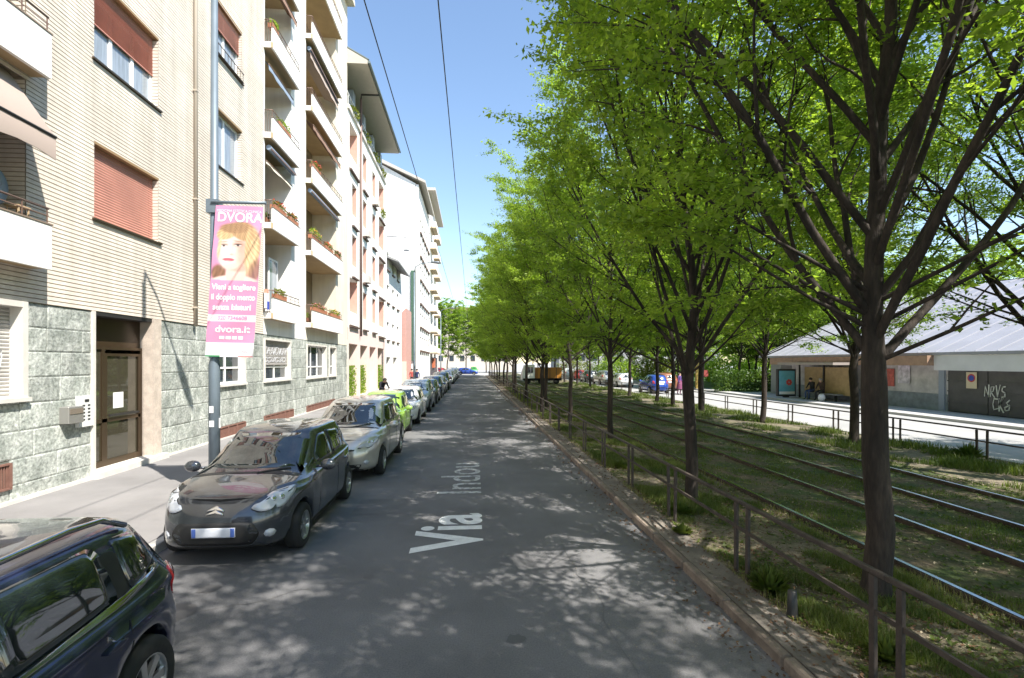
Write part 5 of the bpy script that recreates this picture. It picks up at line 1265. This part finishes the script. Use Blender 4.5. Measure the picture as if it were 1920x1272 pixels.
TV = [tree_meshes(11, H=12.8, fork=2.5, rad=.118, nl=98000, nlimb=31, droop=9, leaf=.085, zcrown=2.25), tree_meshes(12, H=12.4, fork=2.2, rad=.105, nl=82000, nlimb=28, droop=4, leaf=.09), tree_meshes(13, H=12.8, fork=2.5, rad=.095, nl=72000, nlimb=24, droop=7, leaf=.10, zcrown=2.2), tree_meshes(14, H=12.0, fork=2.5, rad=.095, nl=72000, nlimb=24, droop=8, leaf=.10, zcrown=2.1),
      tree_meshes(15, H=12.4, fork=2.5, rad=.10, nl=19000, leaf=.25, droop=7, zcrown=2.2),
      tree_meshes(16, H=12.4, fork=2.4, rad=.10, nl=30000, nlimb=20, leaf=.11)]
def tree(v, x, y, rz, sc, label, group, sz=1.0, z=.08):
    t = thing('street_tree', (x, y, z), label, 'tree', group); t.rotation_euler = (0, 0, rz); t.scale = (sc, sc, sc*sz)
    link('trunk', TV[v][0], t); link('crown', TV[v][1], t); return t
rt_ = random.Random(9)
near = [(4.24, 5.0, 0, 0, 1.0), (3.78, 8.7, 1, 1.9, 1.0), (4.25, 15.6, 2, 4.0, 1.0), (4.0, 20.7, 3, 1.0, 1.0), (3.35, 24.5, 0, 2.2, .92), (4.0, 27.5, 2, 5.2, 1.0), (3.5, 33, 3, 3.1, 1.0), (3.3, 38.5, 2, .5, 1.02),
        (3.5, 44, 1, 2.7, 1.0), (3.4, 50, 3, 1.7, 1.0), (3.5, 57, 4, .2, 1.05), (3.4, 64, 4, 2.2, 1.0), (3.5, 71, 4, 4.2, 1.03), (3.4, 79, 4, 1.2, 1.0), (3.4, 87, 4, 3.2, 1.02), (3.3, 94.5, 4, 5.2, 1.0)]
lab0 = ['near tree with thick dark trunk rising through the kerb railing', 'second tree of the kerb row, pale lit trunk forking low', 'slim tree with whitish lower trunk, third along the kerb row', 'thin trunked tree, fourth along the kerb row', 'stout brown trunk leaning to the lane, fifth along the kerb row']
for i, (x, y, v, rz, sc) in enumerate(near):
    tree(v, x, y, rz, sc*(1 if i == 0 else .93 if i == 1 else .86 if i < 5 else .96), lab0[i] if i < 5 else 'leafy street tree, %s along the kerb railing row' % ordw(i), 'trees along the kerb railing', sz=1 if i == 0 else 1.05 if i == 1 else 1.08 if i < 5 else .98)
for i, (x, y, v, rz) in enumerate(((4.25, .9, 5, .8), (4.1, -2.6, 5, 3.3), (4.0, -6.4, 5, 1.2))):
    tree(v, x, y, rz, 1.0, 'street tree of the kerb row beside the camera, %s back' % ordw(i), 'trees along the kerb railing')
far = [(11.5, -5.4, 2), (11.6, -.6, 3), (11.6, 4.5, 1), (11.5, 9.3, 0), (11.5, 14.6, 0), (11.8, 19.9, 3), (11.2, 24.3, 0), (11.1, 27.4, 1), (11.3, 30.5, 2), (11.3, 36, 3), (11.4, 42, 2), (11.3, 48.5, 3), (11.4, 55, 4), (11.3, 62, 4), (11.4, 70, 4), (11.3, 79, 4), (11.4, 88, 4)]
for i, (x, y, v) in enumerate(far):
    tree(v, x, y, i*1.7+.5, rt_.uniform(1.0, 1.12), 'street tree, %s in the row along the far railing' % ordw(i), 'trees along the far railing')
for i, (x, y) in enumerate(((19.2, 7.5), (19.4, .5))): tree(3, x, y, i*2., 1.0, 'pavement tree by the market hall, %s' % ('nearer the gate' if i == 0 else 'farther back'), 'trees by the market hall', z=.12)
park = [(21, 50), (27, 47), (24, 58), (31, 55), (36, 49), (29, 66), (22, 70), (38, 64), (46, 56), (20.5, 82), (30, 80), (42, 78), (52, 70), (22, 96), (34, 98), (27, 43.5), (33, 43), (40, 43), (50, 46), (24, 44.5), (30, 50), (37, 56), (45, 50), (56, 60), (60, 52), (34, 74), (44, 88), (24, 64), (26, 88), (30, 115), (42, 112), (52, 96), (22, 110)]
for i, (x, y) in enumerate(park): tree(4, x, y, i*1.3, rt_.uniform(.85, 1.15), 'park tree behind the far carriageway, %s counted from the shelter' % (ordw(i) if i < 30 else 'thirty-%s' % ORD[i-30]), 'park trees beyond the far carriageway', z=.1)
for i, (x, y, s_) in enumerate(((-10.5, 122, 1.35), (-6.0, 124, 1.4), (-1.5, 128, 1.3), (3.5, 126, 1.3), (9, 128, 1.1), (15, 126, 1.0), (-15, 126, 1.1))): tree(4, x, y, i*1.1, s_, 'tree closing the street beyond the junction, %s from the houses' % ordw((1,2,3,4,5,6,0)[i]), 'trees beyond the junction', z=0)
lw = sheet('lawn', mat('lawn_green', (.07,.13,.025), .95, var=.25, scale=.8, fine=.3), 21.5, 60, 39.5, 110, .14); lw['kind'] = 'structure'
hg_ = leafy('hedge', (28, 41, .95), 8, .6, .95, 9000, .2, leafD, 'dark low hedge at the edge of the park lawn', 'hedge', seed=8, boxy=True)
fp = thing('playground_slide', (19.6, 45, .1), 'yellow and red playground post glimpsed behind the blue car', 'playground post')
box('post', mat('play_yellow', (.35,.25,.06), .5), fp, 20.3, 20.7, 45, 45.3, .1, 2.8); box('panel', mat('play_red', (.3,.06,.05), .5), fp, 20.8, 21.4, 45, 45.1, 1.2, 1.8)

# ------------------------------------------------------------------ grass, weeds and litter
def blades(name, n, xr, yr, hmin, hmax, w, m, seed, clump=1.2, dens=None, z=.08, thr=.0):
    rng = np.random.RandomState(seed); x = rng.uniform(*xr, n*3); u = rng.uniform(0, 1, n*3); y = yr[0]*(yr[1]/yr[0])**u if yr[0] > 0 else yr[0]+(yr[1]-yr[0])*u
    f = np.sin(x*2.7+np.sin(y*1.3)*1.7)+np.sin(y*1.9+x*1.1)+np.sin(x*6.1+y*4.3)*.6+np.sin(y*.55+1)*.5
    ok = f > thr
    x = x[ok][:n]; y = y[ok][:n]; f = f[ok][:n]; n = len(x)
    h = rng.uniform(hmin, hmax, n)*(.6+.35*np.clip(f-thr, 0, 1.5)); a = rng.uniform(0, 6.28, n); l = rng.uniform(.1, .75, n)*h
    ww = w*(.7+y/14)
    dx, dy = np.cos(a), np.sin(a); px, py = -dy*ww, dx*ww
    zz = np.full(n, z)
    V = np.stack([np.stack([x-px, y-py, zz], -1), np.stack([x+px, y+py, zz], -1), np.stack([x+dx*l*.35+px*.7, y+dy*l*.35+py*.7, zz+h*.6], -1), np.stack([x+dx*l*.35-px*.7, y+dy*l*.35-py*.7, zz+h*.6], -1), np.stack([x+dx*l, y+dy*l, zz+h], -1)], 1).reshape(-1, 3)
    i = np.arange(n)*5; F = np.concatenate([np.stack([i, i+1, i+2], -1), np.stack([i, i+2, i+3], -1), np.stack([i+3, i+2, i+4], -1)])
    return link(name, np_mesh(name, V, F, m), kind='stuff')
grm = leaf_mat('grass_green', (.06,.10,.018), (.15,.18,.045), .35); gry = leaf_mat('grass_dry', (.16,.17,.05), (.30,.27,.12), .3)
tag(blades('grass', 70000, (5.0, 10.2), (3, 60), .02, .075, .003, grm, 1, thr=.15), 'short patchy grass between the tram rails', 'grass')
tag(blades('grass', 110000, (3.1, 4.8), (2.2, 50), .02, .15, .0027, grm, 2, thr=-.1), 'taller green grass tufts along the kerb railing', 'grass')
tag(blades('grass', 16000, (2.95, 5.0), (2.2, 40), .03, .12, .003, gry, 3, thr=-.2), 'dry yellowish grass by the kerb', 'grass')
tag(blades('grass', 24000, (10.3, 12.9), (7, 60), .05, .24, .005, grm, 4, thr=.2), 'grass under the far row of trees', 'grass')
for i, (x, y) in enumerate(((24, 62), (31, 60), (38, 66), (46, 64), (55, 70), (22, 78), (29, 84), (37, 82), (48, 84), (21, 104), (30, 104), (41, 104), (52, 108), (62, 90))):
    leafy('shrub', (x, y, 1.3), 4.2, 2.2, 1.9, 2600, .3, leafL if i % 3 else leafO, 'rounded park shrub beyond the lawn, %s counted from the hedge' % ordw(i), 'shrub', 'shrubs behind the lawn', seed=120+i)
# small broad-leaved weeds and short mixed growth of the verge
def rosettes(name, n, xr, yr, seed, m, r0=.03, z=.095):
    rng = np.random.RandomState(seed); x = rng.uniform(*xr, n); y = yr[0]*(yr[1]/yr[0])**rng.uniform(0, 1, n); V = []
    k = 6; a = rng.uniform(0, 6.28, (n, 1))+np.arange(k)[None]*1.05+rng.normal(0, .2, (n, k)); r = r0*rng.uniform(.5, 1.6, (n, 1))*rng.uniform(.7, 1.2, (n, k)); c = np.stack([x, y, np.full(n, z)], -1)[:, None]
    d = np.stack([np.cos(a), np.sin(a), rng.uniform(.15, .9, (n, k))], -1)*r[..., None]; s_ = np.stack([-np.sin(a), np.cos(a), a*0], -1)*r[..., None]*.3
    V = np.stack([c+d*0, c+d*.55+s_, c+d, c+d*.55-s_], 2).reshape(-1, 3); return link(name, np_mesh(name, V, np.arange(len(V)).reshape(-1, 4), m), kind='stuff')
tag(rosettes('weeds', 5200, (3.0, 5.0), (2.2, 35), 31, grm), 'small broad-leaved weeds in the verge', 'weeds')
tag(rosettes('weeds', 5000, (5.0, 10.2), (3, 40), 32, grm, z=.085), 'small broad-leaved weeds between the rails', 'weeds')
# fallen leaves
def litter(n, xr, yr, seed, m, s0=.03, z=.1, thr=-9):
    rng = np.random.RandomState(seed); x = rng.uniform(*xr, n); y = yr[0]*(yr[1]/yr[0])**rng.uniform(0, 1, n)
    f = np.sin(x*3.1+y*.8)+np.sin(y*2.3+1); ok = f > thr; x = x[ok]; y = y[ok]; n = len(x)
    a = rng.uniform(0, 6.28, n); s = rng.uniform(.5, 1.3, n)*s0*(.8+y/18); P = np.stack([x, y, np.full(n, z)+rng.uniform(0, .02, n)], -1)
    d = np.stack([np.cos(a), np.sin(a), rng.normal(0, .25, n)], -1)*s[:, None]; e = np.stack([-np.sin(a), np.cos(a), rng.normal(0, .25, n)], -1)*s[:, None]*.5
    V = np.stack([P-d, P+e, P+d, P-e], 1).reshape(-1, 3); return link('leaf_litter', np_mesh('leaf_litter', V, np.arange(4*n).reshape(-1, 4), m), kind='stuff')
lt1 = mat('dead_leaf_brown', (.13,.07,.035), .9, var=.3, scale=8); lt2 = mat('dead_leaf_pale', (.34,.28,.19), .9, var=.2, scale=8)
tag(litter(9000, (2.66, 4.9), (2.4, 60), 5, lt1, s0=.019, z=.105), 'brown fallen leaves and twigs along the kerb', 'leaf litter')
tag(litter(7000, (3.0, 10), (2.6, 50), 6, lt2, s0=.016, z=.10), 'pale dry leaf scraps on the tram bed', 'leaf litter')
tag(litter(16000, (2.98, 10), (2.4, 30), 15, mat('twig_dark', (.05,.035,.025), .9), s0=.009, z=.10), 'dark twigs and crumbs scattered over the soil', 'leaf litter')
tag(litter(12000, (2.98, 5), (2.4, 22), 16, lt2, s0=.007, z=.10), 'pale seeds and grit on the verge', 'leaf litter')
tag(litter(900, (2.2, 2.66), (3, 50), 7, lt1, s0=.022, z=.008), 'brown leaf crumbs in the gutter', 'leaf litter')
tag(litter(2600, (1.2, 2.5), (3, 60), 8, lt2, s0=.006, z=.003), 'fine seed dust along the lane edge', 'leaf litter')
# single weeds by the railing
wrnd = random.Random(4)
for k, (x, y, s_, lb2) in enumerate(((3.15, 5.2, .26, 'dense dark green weed clump at the foot of the double railing posts'), (3.35, 3.9, .2, 'low weed clump near the thick trunk'), (2.95, 7.0, .16, 'small weed clump by the footway edge'), (3.3, 7.9, .22, 'weed tuft beside the second double post'), (3.4, 11.5, .2, 'grassy weed tuft by the railing past the second tree'), (12.6, 12.1, .42, 'bright green bush at the foot of the far railing'))):
    n = 260; rng = np.random.RandomState(40+k); a = rng.uniform(0, 6.28, n); r_ = rng.uniform(0, 1, n)**.5*s_; h = s_*rng.uniform(.3, 1.2, n)*(1.1-r_/s_*.7)
    P0 = np.stack([np.cos(a)*r_*.3, np.sin(a)*r_*.3, np.zeros(n)], -1); P1 = np.stack([np.cos(a)*r_, np.sin(a)*r_, h], -1)
    sd = np.stack([-np.sin(a), np.cos(a), np.zeros(n)], -1)*.016*(1+s_); mid = (P0+P1)/2+np.array([0, 0, .02]); 
    V = np.stack([P0, mid+sd, P1, mid-sd], 1).reshape(-1, 3); o = link('weed', np_mesh('weed', V, np.arange(4*n).reshape(-1, 4), grm), loc=(x, y, .09)); tag(o, lb2, 'weed')
st = thing('tree_stump', (3.55, 4.75, .08), 'small dark cut stump in the grass between railing and kerb', 'stump')
st.location = (3.02, 4.62, .08); MB().lathe([(-.02,.055),(.1,.045),(.26,.04),(.27,0)], (0,0,0), 'z', 10).build('stub', blackp, None).parent = st

# ------------------------------------------------------------------ plants on balconies
potm = mat('terracotta_pot', (.35,.14,.07), .8)
def planter(x, y, z, ln, label, m, cat='flower box', n=420, h=.2, fl=None, seed=0):
    t = thing('flower_box', (x, y, z), label, cat, 'flower boxes on the balconies')
    box('trough', potm, t, x-.09, x+.09, y-ln/2, y+ln/2, z, z+.17)
    leafy('foliage', (x, y, z+.2+h*.4), .15, ln/2, h, n, .07, m, seed=seed, parent=t)
    if fl: leafy('blossom', (x+.03, y, z+.25+h*.4), .17, ln/2*.9, h*.8, n//4, .06, fl, seed=seed+1, parent=t)
fr = mat('flower_red', (.6,.04,.03), .6); fp_ = mat('flower_pink', (.6,.15,.2), .6); fo = mat('flower_orange', (.6,.25,.04), .6)
zt = lambda li: LV[li]+.8
for k, (x, y, li, ln, m, fl, lab) in enumerate((
 (XF+.22, 20.5, 1, 1.2, leafO, fr, 'red geraniums on the second balcony of the near stack'),
 (XF+.22, 22.0, 1, 1.0, leafO, fr, 'second box of red flowers farther along the same near-stack balcony'),
 (XF+.22, 21.0, 2, 1.3, leafL, None, 'green plants in a box on the third balcony of the near stack'),
 (XF+.22, 20.0, 3, .6, leafL, None, 'green trailing plant on the fourth balcony of the near stack'),
 (XF+.22, 20.6, 0, 1.1, leafO, None, 'thin dry plants on the lowest balcony of the near stack'),
 (XF+.2, 25.2, 1, 1.6, leafL, fo, 'tall mixed plants with orange flowers on the second balcony of the far stack'),
 (XF+.22, 27.3, 1, 1.4, leafO, fr, 'bright red flowers midway on the second balcony of the far stack'),
 (XF+.22, 29.2, 1, .8, leafO, fp_, 'pink flowers at the far end of the second balcony of the far stack'),
 (XF+.22, 25.8, 0, 2.2, leafO, fp_, 'withered pinkish plants on the lowest balcony of the far stack'),
 (XF+.22, 28.6, 0, 1.9, leafL, fo, 'yellow green shrubs on the lowest balcony of the far stack'),
 (XF+.22, 25.2, 2, 1.2, leafO, fr, 'reddish flowers on the third balcony of the far stack'),
 (XF-.1, 25.0, 0, .5, leafL, None, 'leafy pot behind the near end of the lowest far-stack balcony'),
 (XF-.1, 20.1, 1, .4, leafD, None, 'dark pot plant behind the near end of the second near-stack balcony'))):
    planter(x, y, zt(li)-(.5 if x < XF else 0), ln, lab, m, fl=fl, seed=60+k, h=.30 if 'tall' in lab else .16)
for k, (y, z) in enumerate(((33.9, 18.4), (38, 18.5), (41.5, 18.5), (44.6, 18.4), (44.4, 14.9))):
    leafy('roof_plant', (XF+.05, y, z+.3), .3, .9, .35, 260, .16, leafO, '%s plant trailing over the top balcony of the pink and white block' % ordw(k), 'plant', 'plants along the attic railing', seed=90+k)
# things on the nearest balcony
dish = thing('satellite_dish', (XF+.05, 8.6, 5.1), 'grey blue satellite dish behind the railing of the nearest balcony', 'satellite dish')
MB().lathe([(0,.0),(.02,.15),(.06,.27),(.10,.34),(.11,.34),(.07,.26),(.03,.14),(.012,0)], (XF-.05, 8.75, 5.35), 'x', 24).build('dish', mat('dish_grey_blue', (.22,.27,.32), .5), dish); MB().tube([(XF-.05, 8.75, 5.05), (XF+.25, 8.75, 5.35)], .012, 5).build('arm', steel, dish)
pn = thing('balcony_stool', (XF+.15, 9.25, 4.95), 'small wooden stand on the nearest balcony corner', 'stand')
box('top', mat('pale_wood', (.45,.33,.2), .7), pn, XF-.02, XF+.2, 9.1, 9.35, 5.1, 5.13)
for dx in (0, .18):
    for dy in (9.12, 9.31): box('leg', MATS['pale_wood'], pn, XF-.01+dx, XF+.01+dx, dy, dy+.02, 4.36, 5.1)
ldr = thing('laundry', (XF-.3, 20.0, 5), 'blue and white laundry hanging on the lowest near-stack balcony', 'laundry')
box('cloth', mat('laundry_blue', (.03,.06,.35), .9), ldr, XF+.2, XF+.22, 19.45, 19.60, 4.45, 4.75); box('cloth', whitem, ldr, XF+.1, XF+.19, 19.45, 19.6, 4.5, 5.05); box('cloth', mat('laundry_skin', (.5,.25,.18), .9), ldr, XF+.07, XF+.2, 19.48, 19.6, 5.06, 5.2)
